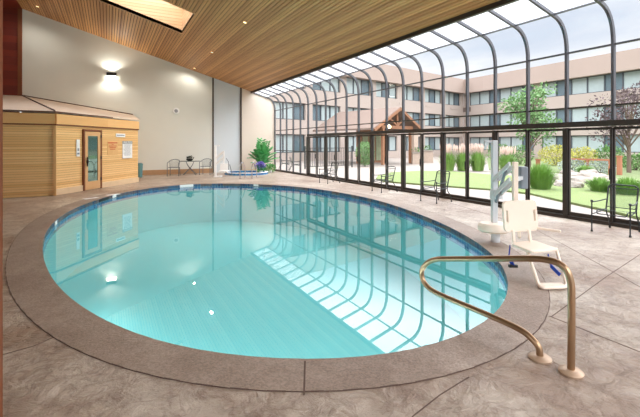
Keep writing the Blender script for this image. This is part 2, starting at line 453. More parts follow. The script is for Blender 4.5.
ringwall('pool_wall', pool, -1.5, -.24, 'shell', tank, .0)
me_ = MB()
me_.add([(p.x, p.y, -1.5) for p in pool], [tuple(range(160))]); me_.build('pool_floor', 'shell', tank)
mb = MB(); mb.add([(p.x, p.y, WL) for p in pool], [tuple(range(160))])
wt = mb.build('water', 'water', tank)
# added fill lamps, unseen below the near coping, to brighten the pool
nearwall = [i for i in range(160) if pool[i].x*ST+pool[i].y*CT < 6.3]
for k_ in nearwall[::max(1, len(nearwall)//6)]:
    a_, b_ = pool[k_], pool[(k_+1) % 160]; d = (b_-a_).normalized(); nrm = Vector((-d.y, d.x, 0)); c = a_+nrm*.02
    lt = empty('pool_fill_lamp', (c.x, c.y, -.75), math.atan2(nrm.y, nrm.x)); lt.parent = tank
    bb = MB(); bb.lathe([(.13, 0), (.13, .02), (.1, .03)], (0, 0, 0), 20)
    for j_, v_ in enumerate(bb.V): bb.V[j_] = Vector((v_.z, v_.x, v_.y))
    bb.build('fill_lamp_ring', 'white', lt)
    ld = bpy.data.lights.new('pool_fill_light', 'AREA'); ld.energy = 20; ld.size = .2; ld.color = (1, .97, .97); ld.spread = R(170)
    lo = bpy.data.objects.new('pool_fill_light', ld); col.objects.link(lo); lo.parent = lt; lo.location = (.05, 0, 0); lo.rotation_euler = (0, -PI/2+.12, 0)
# depth markers and skimmer in the tile band, on the far edge
def near_i(px, py):
    q = gp(px, py); return min(range(160), key=lambda i: (pool[i]-q).length)
for px, py in ((60, 220), (116, 195), (258, 184.5)):
    i = near_i(px, py); a, b = pool[i], pool[(i+1) % 160]; d = (b-a).normalized(); nrm = Vector((-d.y, d.x, 0)); c = (a+b)/2+nrm*.012
    mb = MB(); mb.beam(c-d*.11+Vector((0, 0, -.04)), c+d*.11+Vector((0, 0, -.04)), .01, .075); mb.build('depth_marker', 'sign', tank)
i = near_i(107, 197); a, b = pool[i], pool[i+1]; d = (b-a).normalized(); nrm = Vector((-d.y, d.x, 0)); c = (a+b)/2+nrm*.012
mb = MB(); mb.beam(c-d*.3+Vector((0, 0, -.045)), c+d*.3+Vector((0, 0, -.045)), .012, .07); mb.build('skimmer_mouth', 'black', tank)
i = near_i(188, 184.5); a, b = pool[i], pool[i+1]; d = (b-a).normalized(); nrm = Vector((-d.y, d.x, 0)); c = (a+b)/2+nrm*.02
mb = MB(); mb.beam(c-d*.26+Vector((0, 0, -.04)), c+d*.26+Vector((0, 0, -.04)), .03, .09); mb.build('skimmer_plate', 'sign', tank)
for (px, py, lab) in ((91, 198.5, 'flat white depth tile let into the floor by the sauna door, nearer the camera'), (113, 194.8, 'flat white depth tile let into the floor right of the sauna door')):
    q = gp(px, py); mb = MB(); mb.box((0, 0, 0), (.42, .16, .008), rz=.6); o = mb.build('depth_tile', 'sign', None, origin=None); o.location = (q.x, q.y, .004); tag(o, lab, 'floor tile', 'white depth tiles in the floor')

# ------------------------------------------------------------------ spa
sp_ = thing('hot_tub', 'small round sunken hot tub with blue tiled rim near the palm', 'hot tub', SC)
loc = [p-SC for p in spa]
b = MB()
ringwall('outer_tile', offset(loc, .15), 0, .11, 'tile', sp_)
rim = holed('rim', offset(loc, .16), [loc], .125, 'white', .02); rim.parent = sp_
ringwall('tile_band', loc, -.9, .12, 'tile', sp_)
b = MB(); b.add([(p.x, p.y, -.9) for p in loc], [tuple(range(48))]); b.build('tub_floor', 'shell', sp_)
b = MB(); b.add([(p.x, p.y, .07) for p in loc], [tuple(range(48))]); b.build('water', 'water', sp_)
def spa_rail(px, py, label, rz):
    q = gp(px, py); t = thing('grab_rail', label, 'handrail', (q.x, q.y, 0), rz, 'chrome rails of the hot tub')
    pts = fillet([(0, 0, 0), (0, 0, .62), (.28, 0, .78), (.62, 0, .45), (.66, 0, .02)], .2)
    MB().tube(pts, .022, 8).build('rail', 'steel', t, True)
    for x in (0, .66): MB().lathe([(.055, 0), (.055, .015), (.03, .03)], (x, 0, 0), 12).build('flange', 'steel', t)
spa_rail(240, 178.6, 'curved chrome grab rail at the left of the hot tub near edge', .9)
spa_rail(252, 178.4, 'curved chrome grab rail at the right of the hot tub near edge', .9)

# ------------------------------------------------------------------ back wall and left parts
def wallbox(name, x0, x1, y0, y1, z0, zf, m, kind=True):
    b = MB(); zs = zf if callable(zf) else (lambda x: zf)
    P = [(x0, y0, z0), (x1, y0, z0), (x1, y0, zs(x1)), (x0, y0, zs(x0))]
    b.extrude_poly(P, (0, y1-y0, 0)); o = b.build(name, m); return o
X212 = WY/ray(213)[1]*ray(213)[0]; X241 = WY/ray(241)[1]*ray(241)[0]
w = wallbox('wall_back', RX-.02, X212-.04, WY, WY+.25, 0, lambda x: cz(x)+.02, 'wall'); struct(w)
b = MB(); P = [(X241+.04, WY, 0), (GX+.06, WY, 0), (GX+.06, WY, 3.5), (GX+.03, WY, 3.9), (8.55, WY, 4.2), (8.25, WY, 4.33), (CX, WY, cz(CX)+.02), (X241+.04, WY, cz(X241)+.02)]
b.extrude_poly(P, (0, .25, 0)); struct(b.build('wall_back_right', 'wall_beige'))
struct(wallbox('wall_back_center', X212+.04, X241-.04, WY+.05, WY+.25, 0, lambda x: cz(x)+.02, 'wall_blue'))
b = MB()
for x in (X212, X241): b.box((x, WY+.05, (cz(x))/2), (.09, .14, cz(x)))
struct(b.build('trim_1', 'strip'))
b = MB(); b.box(((1.2+X212)/2, WY-.02, .12), (X212-1.2-.06, .035, .24)); struct(b.build('baseboard_back', 'base'))
b = MB(); b.box(((X241+GX)/2, WY-.02, .06), (GX-X241-.15, .03, .12)); struct(b.build('baseboard_right', 'plinth'))
# red stained upper wall at the left, corner trim
b = MB(); b.box(((RX-9)/2-.06, WY+.1, 4.0), (9+RX-.1, .2, 8.0)); struct(b.build('wall_left_upper', 'red_wood'))
b = MB(); b.box((RX-.07, WY-.02, 4.0+1.8), (.16, .1, 4.2)); struct(b.build('trim_2', 'trim_dark'))
b = MB(); b.box((-9.1, (WY+2)/2, 4), (.2, WY-2, 8)); struct(b.build('wall_left', 'wall'))
b = MB(); b.box((-4.6, -2.3, 3.8), (9, .2, 7.6)); struct(b.build('wall_light_block', 'wall'))  # unseen partial wall behind the camera, added to darken the near floor
# door jamb right beside the camera
q = room(-1.274, 1.55); b = MB(); b.box((q[0], q[1], 2.0), (.05, .05, 4.0), rz=-TH); struct(b.build('trim_3', 'trim_dark'))

# ------------------------------------------------------------------ ceiling of slats
SKX0, SKX1, SKY0, SKY1 = -2.6, 2.58, 13.8, 16.45
b = MB(); bk = MB(); pitch = .105; x = RX
while x < CX-.02:
    x1 = min(x+pitch-.022, CX); xm = (x+x1)/2
    spans = [(YN-1, SKY0), (SKY1, WY)] if SKX0 < xm < SKX1 else [(YN-1, WY)]
    for y0, y1 in spans:
        P = [(x, y0, cz(x)), (x1, y0, cz(x1)), (x1, y0, cz(x1)+.02), (x, y0, cz(x)+.02)]; b.extrude_poly(P, (0, y1-y0, 0))
    x += pitch
def backing(xa, xb, ya, yb):
    P = [(xa, ya, cz(xa)+.02), (xb, ya, cz(xb)+.02), (xb, ya, cz(xb)+.14), (xa, ya, cz(xa)+.14)]; bk.extrude_poly(P, (0, yb-ya, 0))
backing(RX, SKX0, YN-1, WY+.2); backing(SKX1, CX, YN-1, WY+.2); backing(SKX0, SKX1, YN-1, SKY0); backing(SKX0, SKX1, SKY1, WY+.2)
cl = b.build('ceiling', 'ceil'); struct(cl)
bk.build('ceiling_backing', 'ceil_gap', cl)
b = MB(); b.extrude_poly([(RX, YN-1, cz(RX)), (-9.2, YN-1, cz(RX)-.55), (-9.2, YN-1, cz(RX)-.4), (RX, YN-1, cz(RX)+.15)], (0, WY+1.2-YN, 0)); struct(b.build('ceiling_left', 'red_wood'))
# fascia where roof meets glass
b = MB(); b.box((CX+.02, (YN-1+WY)/2, CZ-.02), (.09, WY-YN+1, .17)); struct(b.build('trim_4', 'alu'))
# skylight well
sk = struct(empty('window_skylight', (0, 0, 0)))
top = 1.7
def wellwall(pa, pb, inset, name):
    za, zb = cz(pa[0]), cz(pb[0]); d = Vector(inset)
    b = MB(); b.extrude_poly([(pa[0], pa[1], za), (pb[0], pb[1], zb), (pb[0], pb[1], zb+top), (pa[0], pa[1], za+top)], d); b.build(name, 'well', sk)
wellwall((SKX0, SKY1), (SKX1, SKY1), (0, .05, 0), 'well_side'); wellwall((SKX0, SKY0), (SKX1, SKY0), (0, -.05, 0), 'well_side')
wellwall((SKX1, SKY0), (SKX1, SKY1), (.05, 0, 0), 'well_side'); wellwall((SKX0, SKY0), (SKX0, SKY1), (-.05, 0, 0), 'well_side')
b = MB(); b.extrude_poly([(SKX0, SKY0, cz(SKX0)+top), (SKX1, SKY0, cz(SKX1)+top), (SKX1, SKY0, cz(SKX1)+top+.01), (SKX0, SKY0, cz(SKX0)+top+.01)], (0, SKY1-SKY0, 0)); b.build('skylight_glass', 'frost', sk)

# ------------------------------------------------------------------ glazing
def prof(n=7):
    P = [(GX, 2.0), (GX, 3.53)]; a, c, e = Vector((GX, 3.53)), Vector((GX, 4.175)), Vector((8.25, 4.30))
    for k in range(1, n+1):
        t = k/n; p = a*(1-t)**2+c*2*t*(1-t)+e*t*t; P.append((p.x, p.y))
    P.append((CX+.04, CZ-.01)); return P
PR = prof(8)
def sweep(P, y, wy, depth, z0=None):
    "rib: rectangular section following the profile"
    b = MB(); pts = [Vector((p[0], y, p[1])) for p in P]
    if z0 is not None: pts[0].z = z0
    n = len(pts); ring = []
    for i, p in enumerate(pts):
        d = (pts[min(i+1, n-1)]-pts[max(i-1, 0)]).normalized(); nn = Vector((-d.z, 0, d.x))  # inward
        if nn.x > 0: nn = -nn
        ring.append([p+nn*depth*.75+Vector((0, -wy/2, 0)), p+nn*depth*.75+Vector((0, wy/2, 0)), p-nn*depth*.25+Vector((0, wy/2, 0)), p-nn*depth*.25+Vector((0, -wy/2, 0))])
    o = len(b.V)
    for r_ in ring: b.V += r_
    for i in range(n-1):
        for k in range(4): b.F.append((o+i*4+k, o+i*4+(k+1) % 4, o+(i+1)*4+(k+1) % 4, o+(i+1)*4+k))
    b.F.append((o, o+1, o+2, o+3)); b.F.append((o+4*n-4, o+4*n-3, o+4*n-2, o+4*n-1)); return b
wn = 0
for k in range(-6, 21):
    y = Y0+k*DY; wn += 1
    wo = struct(empty('window_%d' % wn, (GX, y, 0)))
    org = Vector((GX, y, 0))
    full = k >= 15
    rb = sweep(PR, y-(.05 if k == 20 else 0), .055, .085, 0 if full else 2.06)
    for i in range(len(rb.V)): rb.V[i] -= org
    rb.build('rib', 'rib', wo, False, .008)
    if k == 20: continue
    y1 = y+DY
    # curved and straight glass for this bay
    g = MB(); pp = [Vector((p[0], 0, p[1])) for p in PR]; pp[0].z = .08 if full else 2.06
    for i in range(len(pp)-1):
        a, c = pp[i], pp[i+1]; n_ = Vector((-(c-a).z, 0, (c-a).x)).normalized()*.003
        g.extrude_poly([a+n_+Vector((0, .035, 0)), c+n_+Vector((0, .035, 0)), c-n_+Vector((0, .035, 0)), a-n_+Vector((0, .035, 0))], (0, DY-.07, 0))
    g2 = MB()
    # keep only outward sheet faces (front/back), drop caps between segments
    g2.V = g.V; g2.F = []
    for q in range(0, len(g.F), 6):
        fs = g.F[q:q+6]; g2.F += [fs[2], ]
    for i in range(len(g2.V)): g2.V[i] = g2.V[i]-Vector((GX, 0, 0))
    g3 = MB(); g3.V = list(g2.V); g3.F = [g2.F[-1]]; g2.F = g2.F[:-1]
    g2.V = g2.V[:-8]; g3.V = g3.V[-8:]; g3.F = [tuple(i-len(g2.V) for i in f) for f in g3.F]
    g2.build('glass_pane', 'glass', wo); g3.build('sloped_pane', 'frost', wo)
    hs = [(GX, 2.35), (GX, 3.53), (8.25, 4.30)]+([(GX, 1.2), (GX, .05)] if full else [])
    for (hx, hz) in hs:
        MB().box((hx-GX-.02, DY/2, hz), (.05, DY-.07, .035 if hz > .1 else .1)).build('rail', 'rib' if hz > 3 else 'alu', wo)
# header beam and sill
b = MB(); b.box((GX-.02, (YN+Y0+15*DY)/2, 2.0), (.14, Y0+15*DY-YN, .11)); struct(b.build('trim_5', 'alu'))
b = MB(); b.box((GX, (YN+WY)/2, .02), (.18, WY-YN, .09)); struct(b.build('trim_6', 'alu'))
dn = 0
for k in range(-6, 15):
    if k % 2 == 0: continue
for k in range(-5, 15, 2):
    if k == 15: break
    y0 = Y0+k*DY; y1 = y0+2*DY; dn += 1
    if y1 > Y0+15*DY+.01: break
    d_ = struct(empty('door_%d' % dn, (GX, y0, 0)))
    MB().box((-.02, 0, .99), (.14, .09, 1.88)).build('post', 'alu', d_)
    if k == 13: MB().box((-.02, 2*DY, .99), (.17, .12, 1.88)).build('post', 'alu', d_)
    for j in (0, 1):
        xo = -.03 if j else .025; a = .06+j*(DY-.06); w_ = DY-.03; lf = MB()
        lf.box((xo, a+.03, .985), (.035, .04, 1.85)).box((xo, a+w_-.02, .985), (.035, .04, 1.85)).box((xo, a+w_/2, 1.9), (.034, w_-.05, .05)).box((xo, a+w_/2, .11), (.034, w_-.05, .08))
        if k == 13 and j: lf.box((xo, a+w_/2, 1.2), (.034, w_-.05, .07))
        f_ = lf.build('sliding_panel', 'alu', d_)
        g = MB(); g.add([(xo, a+.05, .15), (xo, a+w_-.04, .15), (xo, a+w_-.04, 1.88), (xo, a+.05, 1.88)], [(0, 1, 2, 3)]); g.build('pane', 'glass', f_)
        if j: MB().box((xo-.035, a+.04, 1.0), (.02, .025, .22)).build('door_handle', 'black', f_)
k = -6
# ------------------------------------------------------------------ sauna
A = gp(55, 195.6).xy; B = gp(138, 182).xy; C0 = Vector((-8.8, A.y))
A = Vector((A.x, A.y)); B = Vector((B.x, B.y)); ZE = 2.54
C3 = Vector((RX, WY, 3.69))
A3 = Vector((A.x, A.y, ZE)); B3 = Vector((B.x, B.y, ZE)); n2_ = (B3-A3).cross(C3-A3).normalized()
def pl2(x, y): return A3.z-(n2_.x*(x-A3.x)+n2_.y*(y-A3.y))/n2_.z
D3 = Vector((B.x, WY-.01, pl2(B.x, WY)))
sa = thing('sauna_cabin', 'pine clad sauna cabin with cut corner and sloping pale roof', 'sauna')
body = MB()
foot = [(-8.9, A.y), (A.x, A.y), (B.x, B.y), (B.x, WY-.02), (-8.9, WY-.02)]
body.prism(foot, 0, ZE-.02); body.build('clad_wall', 'sauna', sa)
rf = MB(); L3 = Vector((-8.9, A.y, ZE)); LB = Vector((-8.9, WY-.02, 3.69)); th = Vector((0, 0, .05))
o_ = Vector((0, -.04, 0)); e2 = Vector(((B-A).y, -(B-A).x, 0)).normalized()*.04
v = [L3+o_, A3+o_+e2*.5, C3-Vector((0, .02, 0)), LB, B3+e2+Vector((.03, 0, 0)), D3+Vector((.03, 0, 0))]
rf.add(v+[p+th for p in v], [(0, 1, 2, 3), (1, 4, 5, 2), (6, 9, 8, 7), (7, 8, 11, 10), (0, 6, 7, 1), (1, 7, 10, 4), (4, 10, 11, 5), (5, 11, 8, 2), (2, 8, 9, 3), (3, 9, 6, 0)])
rf.build('roof', 'sauna_roof', sa)
ed = MB()
for p, q in ((L3+o_, A3+o_+e2*.5), (A3+o_+e2*.5, B3+e2), (A3+o_+th*.8, C3+th*.8), (C3+th, D3+th)):
    ed.beam(p+Vector((0, 0, .028)), q+Vector((0, 0, .028)), .03, .04)
ed.build('roof_edging', 'roof_edge', sa)
dAB = (B-A).normalized(); nAB = Vector((dAB.y, -dAB.x)); LAB = (B-A).length
def on(s, off=0): p = A+dAB*s+nAB*off; return (p.x, p.y)
b = MB(); b.slab(on(0, .03), on(LAB, .03), ZE-.34, ZE-.03, .05); b.slab((-8.9, A.y-.03), (A.x, A.y-.03), ZE-.34, ZE-.03, .05); b.build('fascia', 'sauna_trim', sa)
b = MB(); b.slab(on(0, .018), on(LAB, .018), ZE-.38, ZE-.34, .05); b.slab((-8.9, A.y-.018), (A.x, A.y-.018), ZE-.38, ZE-.34, .05); b.build('fascia_bead', 'trim_dark', sa)
b = MB(); b.slab(on(0, .02), on(LAB, .02), 0.005, .2, .04); b.build('plinth_board', 'plinth', sa)
b = MB(); b.beam((A.x, A.y-.02, .0), (A.x, A.y-.02, ZE-.4), .07, .07); b.build('corner_post', 'sauna_trim', sa)
def sAB(px): return seg(px, A, B)[0]*LAB
s0, s1 = sAB(82), sAB(100.5)
dr = MB()
dz = 2.02
for a, c, z0, z1, o in ((s0, s0+.07, .01, dz, .03), (s1-.07, s1, .01, dz, .03), (s0, s1, dz-.005, dz+.06, .03)): dr.slab(on(a, o), on(c, o), z0, z1, .07)
dr.build('door_frame', 'trim_dark', sa)
lf = MB(); a, c = s0+.08, s1-.08
for p, q, z0, z1 in ((a, a+.13, .03, dz-.02), (c-.13, c, .03, dz-.02), (a+.13, c-.13, dz-.16, dz-.02), (a+.13, c-.13, .03, .3)): lf.slab(on(p, .035), on(q, .035), z0, z1, .045)
M['door_wood'] = wood('door_wood', (206, 156, 104), (230, 188, 140), 0, 3, .4, 0, (3, 3, .6))
door = lf.build('door', 'door_wood', sa)
M['door_glass'] = mat('sauna_door_glass', (120, 150, 140), .04, .75, var=.02)
MB().slab(on(a+.13, .035), on(c-.13, .035), .3, dz-.16, .012).build('door_glass', 'door_glass', door)
p = on(a+.07, .09); MB().box((p[0], p[1], .98), (.03, .03, .32), rz=math.atan2(dAB.y, dAB.x)).box((p[0], p[1], .98), (.06, .045, .1), rz=math.atan2(dAB.y, dAB.x)).build('door_handle', 'black', door)
for z in (.35, 1.1, 1.85): p = on(c+.01, .075); MB().box((p[0], p[1], z), (.03, .03, .1), rz=.9).build('hinge', 'black', door)
# plates and boards on the sauna wall
def text_part(txt, size, m, parent, loc, rz, align='CENTER'):
    cu = bpy.data.curves.new('lettering', 'FONT'); cu.body = txt; cu.size = size; cu.extrude = .0015; cu.align_x = align; cu.align_y = 'CENTER'
    tmp = bpy.data.objects.new('tmp', cu); col.objects.link(tmp); bpy.context.view_layer.update()
    me = bpy.data.meshes.new_from_object(tmp.evaluated_get(bpy.context.evaluated_depsgraph_get())); bpy.data.objects.remove(tmp)
    me.materials.clear(); me.materials.append(M[m]); o = bpy.data.objects.new('lettering', me); col.objects.link(o)
    o.parent = parent; o.location = loc; o.rotation_euler = (PI/2, 0, rz); return o
rzAB = math.atan2(dAB.y, dAB.x)
def zt(py, px): return EYE+(HOR-py)/FPX*seg(px, A, B)[1]
def board(name, label, cat, px0, px1, py0, py1, m, off=.012, th=.02):
    a, c = sAB(px0), sAB(px1); z1 = zt(py0, px0); z0 = zt(py1, px0); p = on((a+c)/2, off+th/2)
    t = thing(name, label, cat, (p[0], p[1], (z0+z1)/2), rzAB)
    MB().box((0, 0, 0), (abs(c-a), th, z1-z0)).build('panel', m, t, False, .003); return t, abs(c-a), z1-z0
t, w_, h_ = board('name_plate', 'small blank-looking white plate high on the sauna wall right of the door', 'sign', 115.5, 124.5, 133.4, 137, 'sign')
for j in range(6): MB().box((-.36*w_+j*w_*.14, -.012, 0), (w_*.09, .004, h_*.35)).build('faint_letter', 'grey_ink', t)
t, w_, h_ = board('rules_board', 'white pool rules board with grey heading on the sauna wall', 'sign', 122, 131.5, 141, 158.5, 'sign')
MB().box((0, -.012, h_*.42), (w_, .006, h_*.16)).build('heading_band', 'sign_grey', t)
text_part('POOL RULES', w_*.155, 'sign', t, (0, -.0165, h_*.42), 0)
b = MB()
for j in range(11): b.box((-w_*.02*(j % 3), -.0115, h_*(.28-.06*j)), (w_*(.78-.07*(j % 4)), .003, h_*.018))
b.build('text_lines', 'grey_ink', t)
t, w_, h_ = board('caution_notice', 'thin wooden notice with small red lettering right of the sauna door', 'sign', 107, 117.5, 141.5, 155, 'sauna_trim', .008, .008)
b = MB()
for j, (ww, hh) in enumerate(((.9, .07), (.2, .04), (.75, .05), (.6, .05), (.5, .05))): b.box((0, -.006, h_*(.4-.12*j)), (w_*ww, .003, h_*hh))
b.build('red_lettering', 'red_ink', t)
t, w_, h_ = board('wall_control', 'narrow white sauna control panel mounted left of the sauna door', 'control panel', 75.8, 79, 139.5, 156.5, 'sign')
MB().box((0, -.014, -h_*.1), (w_*.5, .008, h_*.16)).build('switch', 'sign_grey', t); MB().box((0, -.014, -h_*.33), (w_*.6, .008, h_*.1)).build('switch', 'grey_ink', t)

# ------------------------------------------------------------------ things on the back wall
def wpt(px, py): t = WY/ray(px)[1]; return Vector((ray(px)[0]*t, WY, EYE+(HOR-py)/FPX*t))
p = wpt(111.5, 76)
sc = thing('wall_sconce', 'small dark box wall lamp glowing above and below on the back wall', 'wall lamp', p)
MB().box((0, -.09, .07), (.44, .16, .17)).build('housing', 'black', sc, False, .01)
MB().box((0, -.09, -.06), (.4, .15, .09)).build('lens', 'lamp', sc)
MB().box((0, -.005, .03), (.16, .02, .14)).build('back_plate', 'black', sc)
for s, e in ((1, 75), (-1, 75)):
    ld = bpy.data.lights.new('sconce_light', 'SPOT'); ld.energy = e*.75; ld.color = (1, .95, .84); ld.spot_size = R(150); ld.spot_blend = .6; ld.shadow_soft_size = .08
    lo = bpy.data.objects.new('sconce_light', ld); col.objects.link(lo); lo.parent = sc; lo.location = (0, -.2, .17 if s > 0 else -.1)
    lo.rotation_euler = (PI if s > 0 else 0, 0, 0)
p = wpt(176, 111)
ck = thing('wall_speaker', 'small round white disc fixed high on the back wall', 'wall speaker', p)
b = MB(); b.lathe([(.17, 0), (.17, .03), (.14, .05)], (0, 0, 0), 24)
for i, v_ in enumerate(b.V): b.V[i] = Vector((v_.x, -v_.z, v_.y))
b.build('disc', 'white', ck)
b = MB(); b.lathe([(.09, .05), (.085, .056)], (0, 0, 0), 20)
for i, v_ in enumerate(b.V): b.V[i] = Vector((v_.x, -v_.z, v_.y))
b.build('grille', 'sign_grey', ck)

# downlights
dl = [(245, 22, 'tiny lit recessed ceiling light, largest and nearest of the sloping row'), (212, 52, 'tiny lit recessed ceiling light in the middle of the sloping row'),
      (194.5, 68, 'tiny lit recessed ceiling light closest to the back wall'), (37.5, 6.2, 'tiny lit recessed ceiling light at the dark upper left corner')]
def downlight(p, label, energy=330):
    t = thing('ceiling_light', label, 'ceiling light', (p.x, p.y, cz(p.x)-.005), 0, 'recessed lights in the slatted ceiling')
    t.rotation_euler = (0, math.atan(SL), 0)
    b = MB(); b.lathe([(.075, .0), (.08, -.012), (.055, -.012)], (0, 0, 0), 16); b.build('bezel', 'sauna_trim', t)
    MB().lathe([(.05, -.013), (.048, -.018)], (0, 0, 0), 16).build('lens', 'bulb', t)
    ld = bpy.data.lights.new('down_spot', 'SPOT'); ld.energy = energy; ld.color = (1, .94, .84); ld.spot_size = R(160); ld.spot_blend = .6; ld.shadow_soft_size = .035
    lo = bpy.data.objects.new('down_spot', ld); col.objects.link(lo); lo.parent = t; lo.location = (0, 0, -.05)
for px, py, lab in dl: downlight(ceil_pt(px, py), lab, 60 if px < 50 else (45 if py > 60 else 420))


# ------------------------------------------------------------------ furniture at the back wall
def barrel_chair(label, loc, rz):
    t = thing('metal_armchair', label, 'chair', loc, rz, 'grey metal armchairs at the small table')
    # faces -y
    b = MB(); b.prism([(-.23, -.24), (.23, -.24), (.25, .1), (.16, .24), (-.16, .24), (-.25, .1)], .42, .44); b.build('seat', 'grey_iron', t)
    fr = MB(); pts = [(-.27, -.22, 0), (-.27, -.22, .66), (-.27, .05, .68)]+[(.27*math.cos(PI-i*PI/10), .05+.25*math.sin(PI-i*PI/10), .68+.13*math.sin(i*PI/10)) for i in range(1, 10)]+[(.27, .05, .68), (.27, -.22, .66), (.27, -.22, 0)]
    fr.tube(fillet(pts, .06, 4), .016, 8); fr.build('arm_frame', 'grey_iron', t, True)
    bk = MB()
    for i in range(1, 14):
        a = PI-i*PI/14; x_, y_ = .26*math.cos(a), .05+.24*math.sin(a); bk.tube([(x_*.85, y_*.9, .44), (x_, y_, .68+.125*math.sin(a))], .006, 5)
    bk.build('back_mesh', 'grey_iron', t)
    for sx in (-1, 1): MB().tube([(sx*.22, .2, .43), (sx*.24, .26, 0)], .015, 7).build('leg', 'grey_iron', t, True)
    return t
q = gp(174, 176); barrel_chair('grey metal barrel-backed chair on the left of the small back table', (q.x, q.y, 0), -.35)
q = gp(206, 174.6); barrel_chair('grey metal barrel-backed chair on the right of the small back table', (q.x, q.y, 0), -.5)
q = gp(190, 174.8)
tb = thing('patio_table', 'small dark-topped patio table against the back wall between two chairs', 'table', (q.x, q.y, 0), -.3)
MB().box((0, 0, .7), (.98, .62, .025)).build('table_top', 'table', tb, False, .008)
for sx in (-1, 1):
    MB().tube(fillet([(sx*-.32, -.22, 0), (sx*.1, -.05, .45), (sx*.2, 0, .69)], .2), .014, 7).build('leg', 'grey_iron', tb, True)
    MB().tube(fillet([(sx*-.32, .22, 0), (sx*.1, .06, .45), (sx*.2, .02, .69)], .2), .014, 7).build('leg', 'grey_iron', tb, True)
hb = thing('table_planter', 'low dark bowl of foliage sitting on the small back table', 'plant', (q.x-.02, q.y, .7125))
MB().lathe([(.1, 0), (.16, .05), (.17, .1), (.15, .11)], (0, 0, 0), 16).build('bowl', 'black', hb, True)
def leaves(c, rad, n, size, rng, up=.3, hollow=.35, asp=.5):
    b = MB()
    for _ in range(n):
        while True:
            v_ = Vector((rng.uniform(-1, 1), rng.uniform(-1, 1), rng.uniform(-1, 1)))
            if hollow < v_.length < 1: break
        p = Vector(c)+Vector((v_.x*rad[0], v_.y*rad[1], v_.z*rad[2]))
        d = (v_+Vector((rng.gauss(0, .6), rng.gauss(0, .6), rng.gauss(up, .5)))).normalized(); s_ = size*rng.uniform(.6, 1.3)
        r_ = d.orthogonal().normalized(); r_.rotate(Matrix.Rotation(rng.uniform(0, 6.28), 3, d)); r_ *= s_*asp*.5
        b.add([p, p+d*s_*.5+r_, p+d*s_, p+d*s_*.5-r_], [(0, 1, 2, 3)])
    return b
rng = random.Random(3)
leaves((0, 0, .13), (.17, .15, .09), 120, .08, rng, hollow=0).build('foliage', mat('dark_foliage', (30, 48, 40), .6), hb)

q = gp(139.3, 177.2)
bn = thing('waste_bin', 'slim teal waste bin beside the sauna cabin corner', 'bin', (q.x, q.y, 0))
MB().lathe([(.13, 0), (.16, .6)], (0, 0, 0), 16).build('bin_body', 'bin', bn, True)
MB().lathe([(.165, .6), (.165, .64), (.09, .68)], (0, 0, 0), 16).build('lid', 'bin', bn, True)

# ------------------------------------------------------------------ potted palm, violet flowers, low plant
q = gp(262, 171.9); q.y = min(q.y, WY-1.12)
palm = thing('potted_palm', 'tall leafy green palm in a dark pot by the back wall', 'plant', (q.x-.16, q.y, 0))
MB().lathe([(.16, 0), (.22, .3), (.23, .34), (.2, .34)], (0, 0, 0), 18).build('pot', 'black', palm, True)
rng = random.Random(11); fb = MB(); sb = MB()
for i in range(44):
    a = rng.uniform(0, 2*PI); ln = rng.uniform(.6, 1.05); lean = rng.uniform(.1, 1.3); base = Vector((rng.uniform(-.06, .06), rng.uniform(-.06, .06), .32+rng.uniform(0, .5)))
    pts = []
    for k in range(9):
        t_ = k/8; out = ln*t_*math.sin(lean)*(1+.2*t_); up_ = ln*1.05*t_*math.cos(lean*.8)-.28*ln*t_*t_*lean
        pts.append(base+Vector((math.cos(a)*out*.72, math.sin(a)*out*.58, up_)))
    sb.tube(pts, .006, 4)
    side = Vector((-math.sin(a), math.cos(a), 0))
    for k in range(2, 9):
        d = (pts[k]-pts[k-1]).normalized()
        for s_ in (-1, 1):
            l_ = .36*(1-.4*abs(k-5)/4); dd = (side*s_+d*.7+Vector((0, 0, -.25))).normalized(); w2 = d*.045
            p0 = pts[k]; fb.add([p0, p0+dd*l_*.5+w2+Vector((0, 0, .02)), p0+dd*l_, p0+dd*l_*.5-w2], [(0, 1, 2, 3)])
sb.build('stem', 'stem', palm); fb.build('fronds', 'leaf', palm)
q2 = gp(260.5, 174.2)
fl = thing('flowering_plant', 'violet flowering plant in a small white pot before the palm', 'plant', (q2.x, q2.y, 0))
MB().lathe([(.08, 0), (.11, .2), (.1, .2)], (0, 0, 0), 14).build('pot', 'white', fl, True)
leaves((0, 0, .3), (.24, .2, .14), 160, .13, rng, hollow=0).build('foliage', 'leaf', fl)
leaves((-.03, -.04, .46), (.26, .2, .17), 420, .07, rng, hollow=0, asp=.9).build('flowers', 'violet', fl)
q3 = gp(270, 172.6)
lp = thing('low_plant', 'low pale green bushy plant right of the palm by the glass', 'plant', (q3.x, q3.y, 0))
MB().lathe([(.1, 0), (.13, .14), (.11, .14)], (0, 0, 0), 14).build('pot', 'white', lp, True)
leaves((0, 0, .26), (.3, .26, .2), 340, .12, rng, hollow=0).build('foliage', 'leaf2', lp)

